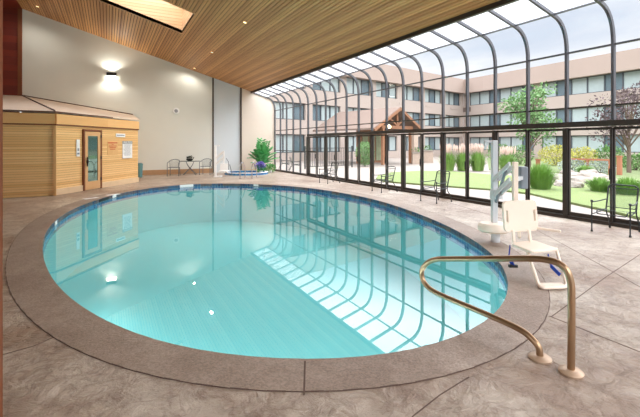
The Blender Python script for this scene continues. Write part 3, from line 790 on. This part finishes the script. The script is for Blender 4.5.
# ------------------------------------------------------------------ iron chairs along the glass
def sling_chair():
    t = thing('mesh_patio_chair', 'x', 'chair')
    # faces -x, width along y
    for s_ in (-1, 1):
        y = s_*.29
        MB().tube([(-.3, y, 0), (-.3, y, .54)], .012, 8).lathe([(.0, .53), (.022, .54), (.022, .57), (.0, .58)], (-.3, y, 0), 8).lathe([(.02, 0), (.02, .03)], (-.3, y, 0), 8).build('front_leg', 'iron', t, True)
        MB().tube(fillet([(.34, y*.8, 0), (.28, y*.8, .2), (.16, y*.8, .33), (.28, y*.8, .8)], .08), .012, 8).lathe([(.02, 0), (.02, .03)], (.34, y*.8, 0), 8).build('rear_leg', 'iron', t, True)
        MB().tube(fillet([(-.3, y, .54), (-.05, y, .53), (.22, y*.8, .56)], .1), .011, 8).build('armrest', 'iron', t, True)
        MB().tube(fillet([(-.3, y, .32), (-.2, y*.85, .34), (.15, y*.8, .37)], .05), .01, 8).build('side_stretcher', 'iron', t, True)
    sf = MB(); sf.tube(fillet([(.16, -.23, .37), (-.22, -.23, .4), (-.27, -.23, .33), (-.27, .23, .33), (-.22, .23, .4), (.16, .23, .37)], .04), .01, 8)
    sf.build('seat_frame', 'iron', t, True)
    g = MB(); g.add([(.16, -.225, .37), (-.22, -.225, .4), (-.22, .225, .4), (.16, .225, .37)], [(0, 1, 2, 3)]); g.build('seat_mesh', 'sling', t)
    bf = MB(); bf.tube(fillet([(.16, -.23, .37), (.28, -.23, .79), (.29, -.18, .83), (.29, .18, .83), (.28, .23, .79), (.16, .23, .37)], .05), .013, 8); bf.build('back_frame', 'iron', t, True)
    for z in (.42, .77): MB().tube([(.175+(z-.42)*.28, -.225, z), (.175+(z-.42)*.28, .225, z)], .008, 6).build('back_rail', 'iron', t, True)
    g = MB(); g.add([(.175, -.225, .42), (.275, -.225, .77), (.275, .225, .77), (.175, .225, .42)], [(0, 1, 2, 3)]); g.build('back_mesh', 'sling', t)
    return t
proto = sling_chair()
spots = [((587, 230), (631, 238), 'black iron mesh chair nearest the camera at the right edge by the glass', 0),
         ((420.5, 201), (436, 203.6), 'iron mesh chair standing by the glass in front of the lawn', 0),
         ((371, 191), (383.5, 193.2), 'iron mesh chair by the glass in front of the entrance path', 0),
         ((319.5, 182.6), (327, 183.8), 'iron mesh chair standing by the glass door nearest the back', 0)]
for i, (f1, f2, lab, _) in enumerate(spots):
    o = proto if i == 0 else copy_tree(proto)
    m_ = (gp(*f1)+gp(*f2))/2; x_ = min(m_.x+.3, GX-.46)
    o.location = (x_, m_.y, 0); o.rotation_euler = (0, 0, [.12, .05, -.08, .1][i]); o['label'] = lab; o['group'] = 'iron mesh chairs along the glass wall'
for px, lab in ((284.5, 'mesh chair out on the patio just beyond the farthest panes, left one'), (295, 'mesh chair out on the patio just beyond the farthest panes, right one')):
    s_, t_ = seg(px, (GX+.9, 0), (GX+.9, 30)); o = copy_tree(proto); d = ray(px); o.location = (d[0]*t_, d[1]*t_, .0); o.rotation_euler = (0, 0, 2.6); o['label'] = lab; o['group'] = 'iron mesh chairs out on the patio'

# ------------------------------------------------------------------ near handrail
b1 = gp(571, 373); b2 = gp(540, 359)
plane_d = (b2-b1).normalized()
def hp(px, py):
    "point of the rail in the upright plane through both feet"
    X = ray(px); det = X[0]*(-plane_d.y)+plane_d.x*X[1]; t_ = (b1.x*(-plane_d.y)+plane_d.x*b1.y)/det
    return Vector((X[0]*t_, X[1]*t_, EYE+(HOR-py)/FPX*t_))
hr = thing('pool_handrail', 'bronze tubular pool handrail with looped end and two round floor flanges', 'handrail', (b1.x, b1.y, 0))
pts = [Vector((b1.x, b1.y, .0)), hp(571.5, 330), hp(571.5, 300), hp(571, 284), hp(567, 271), hp(558, 263), hp(545, 259.5), hp(528, 258.5), hp(490, 258.7), hp(450, 258.9), hp(437, 259.3), hp(428, 262.5), hp(422.5, 269), hp(422, 277), hp(426, 285), hp(434, 291.5), hp(450, 299), hp(480, 311.5), hp(510, 324.5), hp(524, 332), hp(532, 339), hp(537.5, 347), Vector((b2.x, b2.y, 0))]
pts[-2] = pts[-2].lerp(Vector((b2.x, b2.y, pts[-2].z)), .5)
P2 = []
for i in range(len(pts)-1):
    a, b_, c, d = pts[max(i-1, 0)], pts[i], pts[i+1], pts[min(i+2, len(pts)-1)]
    for k in range(4):
        t_ = k/4; P2.append(.5*((2*b_)+(c-a)*t_+(2*a-5*b_+4*c-d)*t_*t_+(3*b_-a-3*c+d)*t_**3))
P2.append(pts[-1]); P2 = [p-Vector((b1.x, b1.y, 0)) for p in P2]
MB().tube(P2, .0245, 16).build('rail_tube', 'bronze', hr, True)
for p in (b1, b2):
    q = p-b1; MB().lathe([(.078, .0), (.08, .012), (.066, .024), (.034, .03)], (q.x, q.y, 0), 28).build('flange', 'flange', hr, True)

# ------------------------------------------------------------------ near pool lift
q = gp(495.5, 242)
TR = -TH
lf = thing('pool_lift', 'grey and cream pool lift with hoist mast and plastic seat at poolside', 'pool lift', (q.x, q.y, 0), TR)
# local frame: +x = camera right, +y = away
def lp_(px, py, t_): v_ = at(px, py, t_)-Vector((q.x, q.y, 0)); v_.rotate(Matrix.Rotation(-TR, 3, 'Z')); return v_
MB().lathe([(.07, 0), (.07, .17), (.06, .2)], (0, 0, 0), 20).build('pedestal', 'lift_grey', lf, True)
b = MB(); b.lathe([(.2, .17), (.235, .2), (.235, .27), (.2, .31), (.1, .32)], (0, 0, 0), 28)
for i, v_ in enumerate(b.V): b.V[i] = Vector((v_.x*1.05-.03, v_.y*.95, v_.z))
b.build('turntable', 'cream', lf, True)
MB().box((-.02, 0, .97), (.085, .085, 1.36)).build('mast', 'lift_grey', lf, False, .008)
MB().box((-.1, 0, 1.63), (.17, .05, .035)).box((-.17, 0, 1.6), (.03, .05, .09)).build('mast_bracket', 'lift_grey', lf, False, .005)
T2 = 5.35
p1 = Vector((0, -.03, 1.02)); e1 = lp_(513, 164, T2); p2 = Vector((0, -.03, .76)); e2_ = lp_(513, 179.5, T2)
for a, c in ((p1, e1), (p2, e2_)):
    for s_ in (-.045, .045): MB().beam(a+Vector((s_, 0, 0)), c+Vector((s_, 0, 0)), .03, .06).build('lift_arm', 'lift_grey', lf, False, .006)
MB().tube([p2+Vector((0, 0, -.1)), p1.lerp(e1, .6)], [.028, .02], 10).build('actuator', 'lift_box', lf, True)
MB().lathe([(.1, -.05), (.1, .07), (.08, .1)], p2-Vector((0, .0, 0)), 16).build('arm_hub', 'lift_grey', lf, True)
cp0 = lp_(515, 162, T2); cp1 = lp_(515, 214, T2)
MB().box((cp0.x, cp0.y, (cp0.z+cp1.z)/2), (.065, .06, cp0.z-cp1.z)).build('chair_post', 'cream', lf, False, .008)
bp_ = lp_(522.5, 177.5, 5.75)
MB().box((bp_.x, bp_.y, bp_.z), (.11, .13, .32)).build('battery_box', 'lift_box', lf, False, .02)
MB().beam((cp0.x, cp0.y, bp_.z), (bp_.x, bp_.y, bp_.z), .04, .05).build('battery_bracket', 'lift_grey', lf)
# seat back: rounded plate with hand holes
def rrect(w, h, r, n=5):
    out = []
    for cx_, cy_, a0 in ((w/2-r, h/2-r, 0), (-w/2+r, h/2-r, PI/2), (-w/2+r, -h/2+r, PI), (w/2-r, -h/2+r, 1.5*PI)):
        for k in range(n+1): a = a0+k*PI/2/n; out.append((cx_+r*math.cos(a), cy_+r*math.sin(a)))
    return out
def plate(outl, holes, th):
    bm_ = bmesh.new(); es = []
    for loop in [outl]+holes:
        vs = [bm_.verts.new((p[0], 0, p[1])) for p in loop]; es += [bm_.edges.new((vs[i], vs[(i+1) % len(vs)])) for i in range(len(vs))]
    bmesh.ops.triangle_fill(bm_, edges=es, use_beauty=True)
    g = bmesh.ops.extrude_face_region(bm_, geom=list(bm_.faces))
    for v_ in [e for e in g['geom'] if isinstance(e, bmesh.types.BMVert)]: v_.co.y += th
    bmesh.ops.recalc_face_normals(bm_, faces=bm_.faces)
    me = bpy.data.meshes.new('plate'); bm_.to_mesh(me); bm_.free(); return me
hole = rrect(.03, .15, .012)
outl = rrect(.5, .4, .06)
me = plate(outl, [[(x-.205, z) for x, z in hole], [(x+.205, z) for x, z in hole]], .035); me.materials.append(M['cream'])
ch = lp_(521, 216, 5.2)
sbk = bpy.data.objects.new('seat_back', me); col.objects.link(sbk); sbk.parent = lf; sbk.location = ch; sbk.rotation_euler = (-.1, 0, .22)
m_ = sbk.modifiers.new('bevel', 'BEVEL'); m_.width = .008; m_.segments = 2
# ribs behind seat back, hanging struts
a = lp_(513, 230, 5.15); c = lp_(514.5, 246, 5.1); a2 = lp_(529, 230, 5.1); c2 = lp_(531, 247, 5.05); a3 = lp_(519, 228, 5.25); c3 = lp_(519.5, 238, 5.2)
for u_, v_ in ((a, c), (a2, c2), (a3, c3)): MB().beam(u_, v_, .035, .035).build('back_strut', 'cream', lf, False, .006)
# side arm on the right
MB().beam(lp_(537, 228, 5.15), lp_(561, 231.5, 4.95), .03, .03).build('arm_support', 'cream', lf, False, .008)
# seat pan
s_pts = [lp_(510, 244, 5.0), lp_(534, 243.5, 5.15), lp_(559, 253.5, 4.72), lp_(532, 255.5, 4.6)]
zz = .33
s_pts = [Vector((p.x, p.y, zz+.0*i)) for i, p in enumerate(s_pts)]
b = MB(); ctr = sum(s_pts, Vector())/4; ring = []
for i in range(4):
    p0, p_, p1_ = s_pts[i-1], s_pts[i], s_pts[(i+1) % 4]
    for k in range(5):
        t_ = k/4; u_ = p_.lerp(p0, .16); w2 = p_.lerp(p1_, .16); ring.append(u_*(1-t_)**2+p_*2*t_*(1-t_)+w2*t_*t_)
b.extrude_poly(ring, (0, 0, .03)); b.build('seat', 'cream', lf, False, .008)
# footrest frame loop to floor
fp = [lp_(527, 257, 4.72), lp_(539, 289, 4.42), lp_(543, 292, 4.36), lp_(563, 291, 4.38), lp_(567, 288, 4.43), lp_(556, 256, 4.8)]
for p in fp[1:5]: p.z = .025
fp[0].z = .34; fp[-1].z = .34
MB().tube(fillet(fp, .06, 5), .019, 10).build('footrest_frame', 'cream', lf, True)
mid = [(fp[1]*.7+fp[0]*.3), (fp[4]*.7+fp[5]*.3)]
MB().beam(fp[1]+Vector((.02, .03, 0)), fp[4]+Vector((-.02, .03, 0)), .09, .02).build('foot_plate', 'cream', lf)
# blue straps
st = [lp_(510, 246, 5.0), lp_(509, 256, 4.9), lp_(513, 266, 4.85)]
b = MB(); b.beam(st[0], st[1], .01, .05); b.beam(st[1], st[2], .01, .05); b.build('strap', 'blue_strap', lf)
MB().box(st[2], (.1, .04, .03)).build('strap_buckle', 'black', lf)
b = MB(); s4 = [lp_(548, 255, 4.75), lp_(551, 266, 4.6), lp_(560, 275, 4.5)]; b.beam(s4[0], s4[1], .01, .04); b.beam(s4[1], s4[2], .01, .04); b.build('strap', 'blue_strap', lf)

# ------------------------------------------------------------------ far pool lift (white)
q = gp(218, 177.2)
fl2 = thing('pool_lift', 'white pool lift standing by the hot tub against the far wall', 'pool lift', (q.x, q.y, 0), TR)
MB().box((0, 0, .03), (.34, .34, .06)).build('base_plate', 'white', fl2, False, .01)
MB().box((-.12, 0, .78), (.09, .09, 1.5)).build('mast', 'white', fl2, False, .008)
for z in (.62, .9): MB().beam((-.1, 0, z), (.3, -.1, z+.32), .05, .09).build('lift_arm', 'white', fl2, False, .005)
MB().box((.3, -.1, .8), (.06, .06, .9)).build('chair_post', 'white', fl2)
MB().box((.34, -.12, .5), (.4, .06, .32)).build('seat_back', 'white', fl2, False, .02)
MB().box((.36, -.32, .32), (.42, .38, .05)).build('seat', 'white', fl2, False, .02)
MB().tube(fillet([(.4, -.3, .3), (.62, -.34, .12), (.75, -.3, .12), (.62, -.3, .62)], .08), .016, 7).build('footrest_frame', 'grey_iron', fl2, True)
MB().tube([(.55, -.2, .36), (.56, -.3, .75), (.42, -.12, .9)], .014, 7).build('armrest', 'grey_iron', fl2, True)
MB().box((.03, 0, 1.5), (.12, .04, .06)).build('mast_bracket', 'white', fl2)

# ================================================================== OUTSIDE
gz = -.03
def ground(name, pts, z, m, th=.1):
    b = MB(); b.prism([(p[0], p[1]) for p in pts], z-th, z); return b.build(name, m)
struct(ground('ground', [(GX+.12, -30), (90, -30), (90, 90), (-30, 90), (-30, WY+.3), (GX+.12, WY+.3)], -.05, 'concrete', .2), 'broad pale concrete courtyard beyond the glass wall', 'ground')
bedp = [gp(489, 169), gp(530, 170), gp(600, 176), gp(640, 181), gp(800, 200), gp(800, 158), gp(640, 157), gp(560, 157), gp(487, 158)]
tag(ground('planting_bed', bedp, .0, 'bed', .1), 'mixed green planting bed running below the right hotel wing', 'planting bed', kind='stuff')
lawnp = [gp(376, 178.5), gp(378, 175.5), gp(392, 172.3), gp(420, 170.8), gp(450, 171.3), gp(490, 174.5), gp(530, 176.5), gp(560, 177), gp(600, 182), gp(680, 192), gp(800, 210), gp(800, 250), gp(640, 218), gp(614, 211.5), gp(564, 201), gp(530, 193.3), gp(500, 189.8), gp(440, 185.5), gp(400, 182.5), gp(384, 181)]
tag(ground('lawn', lawnp, .012, 'lawn', .08), 'strip of mown green lawn beyond the glass wall', 'grass', kind='stuff')

# hotel wings
def cam2(X, t): return Vector((*room(X, t), 0))
corner = cam2(19.7, 55)
dR = (cam2(19.7+.468, 55-.8836)-corner).normalized(); dL = (cam2(19.7-.768, 55-.64)-corner).normalized()
def wing(name, label, d, nrm, Lw, groups):
    t = thing(name, label, 'building', corner)
    rz = math.atan2(d.y, d.x)
    t.rotation_euler = (0, 0, rz)
    sgn = 1 if Vector((-d.y, d.x, 0)).dot(nrm) > 0 else -1   # local +y * sgn faces the courtyard
    def bx(x0, x1, y0, y1, z0, z1): return ((x0+x1)/2, sgn*(y0+y1)/2, (z0+z1)/2), (x1-x0, abs(y1-y0), z1-z0)
    b = MB(); b.box(*bx(0, Lw, -9, -.35, -.1, 9.9)); b.build('core_wall', 'recess', t)
    for z0, z1, pr in ((-.1, .75, 0), (2.45, 3.78, 0), (5.35, 6.72, 0)):
        b = MB(); b.box(*bx(-.2, Lw, -.35, pr, z0, z1)); b.build('wall_band', 'stucco', t)
    b = MB(); b.box(*bx(-.5, Lw+.3, -9.2, .45, 8.42, 10.3)); b.build('parapet', 'parapet', t)
    for z0, z1 in ((.75, 2.45), (3.78, 5.35), (6.72, 8.42)):
        for (x0, n, wid, m_) in groups:
            for i in range(n):
                xa = x0+i*wid; f = MB()
                f.box(*bx(xa, xa+.06, -.35, -.2, z0, z1)).box(*bx(xa+wid-.06, xa+wid, -.35, -.2, z0, z1)).box(*bx(xa+.06, xa+wid-.06, -.35, -.2, z1-.08, z1)).box(*bx(xa+.06, xa+wid-.06, -.35, -.2, z0, z0+.08))
                fo = f.build('window', 'wframe', t)
                MB().box(*bx(xa+.06, xa+wid-.06, -.33, -.28, z0+.08, z1-.08)).build('pane', 'curtain' if (i*7+int(z0)*3+int(x0)) % 3 else 'wpane', fo)
        # piers between window groups
        ends = [0]; 
        for (x0, n, wid, m_) in groups: ends += [x0, x0+n*wid]
        ends.append(Lw)
        for a, c in zip(ends[::2], ends[1::2]):
            if c-a > .05: b = MB(); b.box(*bx(a, c, -.35, -.01, z0, z1)); b.build('wall_pier', 'stucco', t)
    return t, bx
nR = Vector((-1, 0, 0)); nL = (Vector((0, 0, 0))-(corner+dL*10)).normalized()
tR, bxR = wing('hotel_wing', 'long three storey beige hotel wing on the right beyond the garden', dR, nR, 40, [(1.0, 6, 1.55, 0), (11.2, 8, 1.6, 0), (25.0, 8, 1.6, 0)])
for x, z in ((-.0, 5.9), (10.1, 5.9), (18.6, 5.95)):
    MB().box(*bxR(x, x+1.3, 0, .03, z, z+.6)).build('air_grille', 'grille', tR)
tL, bxL = wing('hotel_wing', 'three storey beige hotel wing with grouped windows behind the timber porch', dL, nL, 44, [(.7+4.45*i, 3, 1.2, 0) for i in range(9)])
for x in (2.0, 7.5, 12.6): MB().box(*bxL(x, x+1.1, 0, .03, 6.15, 6.35)).build('air_grille', 'stucco', tL)

# timber porch
pc = cam2((397-320)/400*31, 31.0)
pr = thing('entrance_porch', 'timber gabled entrance porch with glazed doors in front of the hotel', 'porch', pc, math.atan2(dL.y, dL.x)+PI)
W_ = 2.1; D_ = 2.6
for sx in (-1, 1):
    for y in (0, D_): MB().box((sx*(W_-.45), y, 1.42), (.2, .2, 2.84)).build('post', 'timber', pr)
MB().box((0, 0, 2.85), (2*W_-.5, .22, .24)).build('tie_beam', 'timber', pr)
MB().box((0, 0, 3.45), (.16, .16, 1.0)).build('king_post', 'timber', pr)
for sx in (-1, 1): MB().beam((sx*.05, 0, 3.0), (sx*.85, 0, 3.5), .12, .12).build('brace', 'timber', pr)
for sx in (-1, 1):
    b = MB(); b.extrude_poly([(0, -.35, 4.28), (sx*2.95, -.35, 2.6), (sx*2.95, -.35, 2.74), (0, -.35, 4.42)], (0, D_+4.5, 0)); b.build('roof_slope', 'shingle', pr)
    MB().beam((0, -.36, 4.26), (sx*2.95, -.36, 2.58), .1, .2).build('barge_board', 'timber', pr)
MB().box((0, D_+.1, 1.5), (2*W_-1.0, .12, 3.0)).build('entrance_wall', 'timber', pr)
for sx in (-.8, 0, .8): MB().box((sx, D_+.02, 1.25), (.62, .06, 2.1)).build('door_pane', 'porch_glass', pr)
MB().box((1.95, -.1, 1.35), (.55, .5, 2.7)).build('side_pier', 'pier', pr)
ln = thing('wall_lantern', 'glowing round lantern hanging under the left of the porch roof', 'lamp', at(389, 126.6, 29.2)-Vector((0, 0, .12)))
MB().lathe([(.03, .24), (.12, .2), (.15, .12), (.12, .04), (.04, 0)], (0, 0, 0), 12).build('globe', 'lantern', ln, True)
MB().tube([(0, 0, .22), (0, 0, .45)], .02, 6).build('hanger', 'black', ln)

for px0, px1, py0, py1, lab in ((412, 419, 152, 163.5, 'low stone pillar on the path right of the porch, left one'), (421, 432, 150, 162, 'wider low stone planter on the path right of the porch')):
    p = gp(px0, py1); t_ = 640/(py1-HOR); w_ = (px1-px0)/400*t_; h_ = (py1-py0)/400*t_
    o = thing('stone_planter', lab, 'planter', cam2((px0+px1)/2/400*t_-.8*t_, t_), TR)
    MB().box((0, 0, h_/2-.06), (w_, w_*.8, h_)).build('base', 'pier', o); MB().box((0, 0, h_-.06), (w_+.1, w_*.8+.1, .1)).build('cap', 'concrete', o)
    leaves((0, 0, h_+.1), (w_*.5, w_*.4, .3), 120, .16, rng, hollow=0).build('plant', 'green_leaf', o)

# iron fence beyond the far panes
fa, fb_ = at(305, 172, 25.5), at(352, 168, 27.5)
fn = thing('iron_fence', 'dark iron bar fence on the patio behind the far glass door', 'fence', (fa.x, fa.y, 0), math.atan2(fb_.y-fa.y, fb_.x-fa.x))
Lf = (fb_-fa).xy.length
for z in (.12, 1.3): MB().box((Lf/2, 0, z), (Lf, .04, .04)).build('rail', 'iron', fn)
for x in (0, Lf): MB().box((x, 0, .7), (.07, .07, 1.46)).build('post', 'iron', fn)
b = MB(); n_ = int(Lf/.14)
for i in range(1, n_): b.box((i*Lf/n_, 0, .71), (.018, .018, 1.18))
b.build('bars', 'iron', fn)

# vegetation
def shrub(name, label, px, py, t_=None, w=1.0, h=1.0, m='green_leaf', n=900, size=.14, group=None, cat='shrub'):
    g = gp(px, py) if t_ is None else cam2((px-320)/400*t_, t_)
    t = thing(name, label, cat, (g.x, g.y, -.03), 0, group); r2 = random.Random(int(px*7+py))
    leaves((0, 0, h*.52), (w/2, w/2, h*.48), n, size, r2, hollow=.3).build('foliage', m, t)
    b = MB()
    for i in range(5): a = i*1.26; b.tube([(0, 0, 0), (math.cos(a)*w*.18, math.sin(a)*w*.18, h*.6)], [.03, .01], 5)
    b.build('stems', 'bark', t); return t
def tuft(label, px, py, w, h, n=500, plume=0, m='grass', group=None, name='ornamental_grass', mp='plume'):
    g = gp(px, py); t = thing(name, label, 'ornamental grass', (g.x, g.y, -.02), 0, group); r2 = random.Random(int(px*3+py)); b = MB(); pl = MB()
    for i in range(n):
        a = r2.uniform(0, 2*PI); q_ = r2.random(); r0 = .3*w*math.sqrt(r2.random()); out = w*.66*q_; hh = h*(1-.45*q_*q_)*r2.uniform(.7, 1); c_ = Vector((math.cos(a), math.sin(a), 0)); s_ = Vector((-c_.y, c_.x, 0))*.012*max(1, h)
        p0 = c_*r0; p1 = c_*(r0*.8+out*.45)+Vector((0, 0, hh*.75)); p2 = c_*(r0*.6+out)+Vector((0, 0, hh))
        b.add([p0-s_, p0+s_, p1+s_, p1-s_], [(0, 1, 2, 3)]); b.add([p1-s_, p1+s_, p2], [(0, 1, 2)])
    b.build('blades', m, t)
    for i in range(plume):
        a = r2.uniform(0, 2*PI); o_ = w*.45*r2.random(); c_ = Vector((math.cos(a)*o_, math.sin(a)*o_, 0)); z0 = h*r2.uniform(.8, .95)
        pl.tube([c_+Vector((0, 0, z0)), c_*1.05+Vector((0, 0, z0+.2)), c_*1.1+Vector((0, 0, z0+.42))], [.008, .026, .005], 5)
    if plume: pl.build('plumes', mp, t)
    return t
for i, (px, lab) in enumerate(((448, 'tall plumed grass clump left of a row of three beyond the lawn'), (463, 'tall plumed grass clump in the middle of a row of three'), (478, 'tall plumed grass clump at the right of a row of three'))):
    tuft(lab, px, 170.3, 1.1, 1.3, 330, 60, group='plumed grasses beyond the lawn')
tuft('pinkish plumed grass clump behind the pool lift mast', 507, 171.5, 1.0, 1.15, 420, 60)
tuft('big bright green grass mound on the lawn right of the pool lift', 540.5, 189, .98, 1.0, 900)
tuft('arching green daylily clump behind the near iron chair, left one', 600, 191.5, .8, .55, 520, name='daylily_clump')
tuft('arching green daylily clump behind the near iron chair, right one', 628, 194.5, .9, .62, 560, name='daylily_clump')
tuft('small green grass tuft before the yellow shrubs', 585, 175, .8, .6, 300)
shrub('yellow_shrub', 'bright yellow-green rounded shrub in the bed, left of the pair', 556, 165.5, w=2.3, h=1.5, m='yellow_leaf', n=1500)
shrub('yellow_shrub', 'bright yellow-green rounded shrub in the bed, right of the pair', 583, 165.5, w=1.8, h=1.35, m='yellow_leaf', n=1200)
shrub('silver_shrub', 'silvery grey flowering shrub above the rocks', 572, 172.5, w=1.4, h=.75, m='silver_leaf', n=900, size=.1)
shrub('silver_shrub', 'silvery grey flowering shrub behind the rust-coloured rail', 600, 173.5, w=1.5, h=.7, m='silver_leaf', n=900, size=.1)
shrub('green_shrub', 'mid green rounded shrub at the left end of the bed', 501, 163, w=2.2, h=1.6, m='green_leaf')
shrub('green_shrub', 'mid green rounded shrub behind the pool lift seat', 520, 164.5, w=1.9, h=1.5, m='green_leaf')
shrub('green_shrub', 'dark green shrub rising behind the wooden rail', 609, 166, w=1.7, h=1.5, m='green_leaf', n=1100)
shrub('green_shrub', 'leafy green shrub at the far right beyond the chair', 636, 170, w=1.7, h=1.0, m='green_leaf', n=1000)
shrub('green_shrub', 'tall bright green shrub left of the porch', 365, 166, w=1.3, h=1.75, m='tree_leaf', n=1700, size=.13)
def tree(name, label, px, t_, h, cr, cz_, m, n, blobs, size=.22, thick=.12):
    g = cam2((px-320)/400*t_, t_); t = thing(name, label, 'tree', (g.x, g.y, -.05)); r2 = random.Random(int(px)); tr = MB()
    tr.tube([(0, 0, 0), (.05, .03, h*.35), (-.05, .05, h*.8)], [thick, thick*.75, thick*.25], 8); crown = MB()
    for i in range(blobs):
        a = r2.uniform(0, 2*PI); rr_ = cr*math.sqrt(r2.random())*.75; c_ = Vector((math.cos(a)*rr_, math.sin(a)*rr_, cz_+r2.uniform(-1, 1)*(h-cz_)*.8))
        tr.tube([(0, 0, max(.6, c_.z*.5)), c_*.6+Vector((0, 0, c_.z*.3)), c_], [thick*.35, .03, .012], 5)
        lb = leaves(c_, (cr*.38, cr*.38, cr*.24), n//blobs, size, r2, hollow=0, up=0); o_ = len(crown.V); crown.V += lb.V; crown.F += [tuple(i_+o_ for i_ in f) for f in lb.F]
    tr.build('trunk', 'bark', t, True); crown.build('crown', m, t); return t
tree('green_tree', 'light green airy tree in front of the right hotel wing', 529, 24, 5.4, 1.75, 3.5, 'tree_leaf', 2600, 22, .2)
tree('purple_tree', 'purple-leaved tree at the right edge of the garden', 629, 22, 4.8, 1.9, 3.3, 'purple_leaf', 2200, 20, .17)
# rocks
rng = random.Random(5)
rk = [(560, 180, .34), (566, 183, .42), (573, 179, .38), (579, 183.5, .36), (587, 180, .45), (594, 184, .36), (562, 186, .28), (602, 181, .4), (575, 187.5, .3), (610, 184, .34), (590, 176, .4), (568, 175.5, .36)]
where = ['leftmost', 'large', 'upper', 'squat', 'broad', 'small', 'front left', 'right', 'front', 'far right', 'back', 'rear left']
for i, (px, py, s_) in enumerate(rk):
    g = gp(px, py); bm_ = bmesh.new(); bmesh.ops.create_icosphere(bm_, subdivisions=3, radius=s_)
    off = Vector((i*3.1, 0, 0))
    for v_ in bm_.verts:
        d = noise.noise(v_.co*2.2/s_*.5+off)*.35+noise.noise(v_.co*5/s_*.4+off)*.15; v_.co *= 1+d; v_.co.z *= .55
    me = bpy.data.meshes.new('garden_rock'); bm_.to_mesh(me); bm_.free(); me.materials.append(M['rock']); o = bpy.data.objects.new('garden_rock', me); col.objects.link(o)
    o.location = (g.x, g.y, s_*.25); o.rotation_euler = (0, 0, i); tag(o, '%s pale boulder in the rock heap beyond the lawn' % where[i], 'rock', 'pale boulders in the garden')
# rust coloured rail fence
for px, lab, h_ in ((619.5, 'rust-coloured square wooden post near the purple tree', .95), (538, 'short rust-coloured post left of the yellow shrubs', .6)):
    g = gp(px, 175 if px > 600 else 169); o = thing('wooden_post', lab, 'post', (g.x, g.y, 0)); MB().box((0, 0, h_/2), (.18, .18, h_)).build('shaft', 'rust', o); MB().box((0, 0, h_), (.23, .23, .06)).build('cap', 'rust', o)
a = gp(565, 172); c = gp(612, 174.5)
o = thing('wooden_rail', 'low rust-coloured wooden rail crossing the planting bed', 'fence', (a.x, a.y, 0), math.atan2(c.y-a.y, c.x-a.x)); Lr = (c-a).length
MB().box((Lr/2, 0, .74), (Lr, .1, .09)).build('top_rail', 'rust', o)
for x in (0.1, Lr/2, Lr-.1): MB().box((x, 0, .36), (.1, .1, .72)).build('post', 'rust', o)

# ------------------------------------------------------------------ light
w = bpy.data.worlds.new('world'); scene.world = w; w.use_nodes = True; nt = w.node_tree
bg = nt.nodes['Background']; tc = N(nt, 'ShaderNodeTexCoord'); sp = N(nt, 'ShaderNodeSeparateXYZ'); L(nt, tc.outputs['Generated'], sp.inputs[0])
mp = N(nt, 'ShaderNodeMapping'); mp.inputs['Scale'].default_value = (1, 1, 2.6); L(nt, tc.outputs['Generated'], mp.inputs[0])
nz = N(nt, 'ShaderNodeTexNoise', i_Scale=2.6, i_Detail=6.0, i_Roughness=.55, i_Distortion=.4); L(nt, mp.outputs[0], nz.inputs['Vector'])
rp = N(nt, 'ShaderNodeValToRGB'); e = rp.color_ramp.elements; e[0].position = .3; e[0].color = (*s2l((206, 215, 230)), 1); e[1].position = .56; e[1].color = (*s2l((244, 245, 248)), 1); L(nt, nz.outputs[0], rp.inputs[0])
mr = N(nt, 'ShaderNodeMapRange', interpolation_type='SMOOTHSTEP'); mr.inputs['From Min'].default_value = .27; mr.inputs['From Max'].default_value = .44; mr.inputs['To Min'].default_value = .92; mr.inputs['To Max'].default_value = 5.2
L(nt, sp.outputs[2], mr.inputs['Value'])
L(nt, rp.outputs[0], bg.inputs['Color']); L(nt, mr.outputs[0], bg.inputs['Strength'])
sd = bpy.data.lights.new('sun', 'SUN'); sd.energy = .25; sd.angle = R(30); sd.color = (1, .96, .9)
so = bpy.data.objects.new('sun', sd); col.objects.link(so); so.rotation_euler = (R(20), R(38), 0)

vs = scene.view_settings
vs.view_transform = 'Standard'; vs.look = 'None'; vs.exposure = 0.4; vs.gamma = 1.0; vs.use_curve_mapping = False
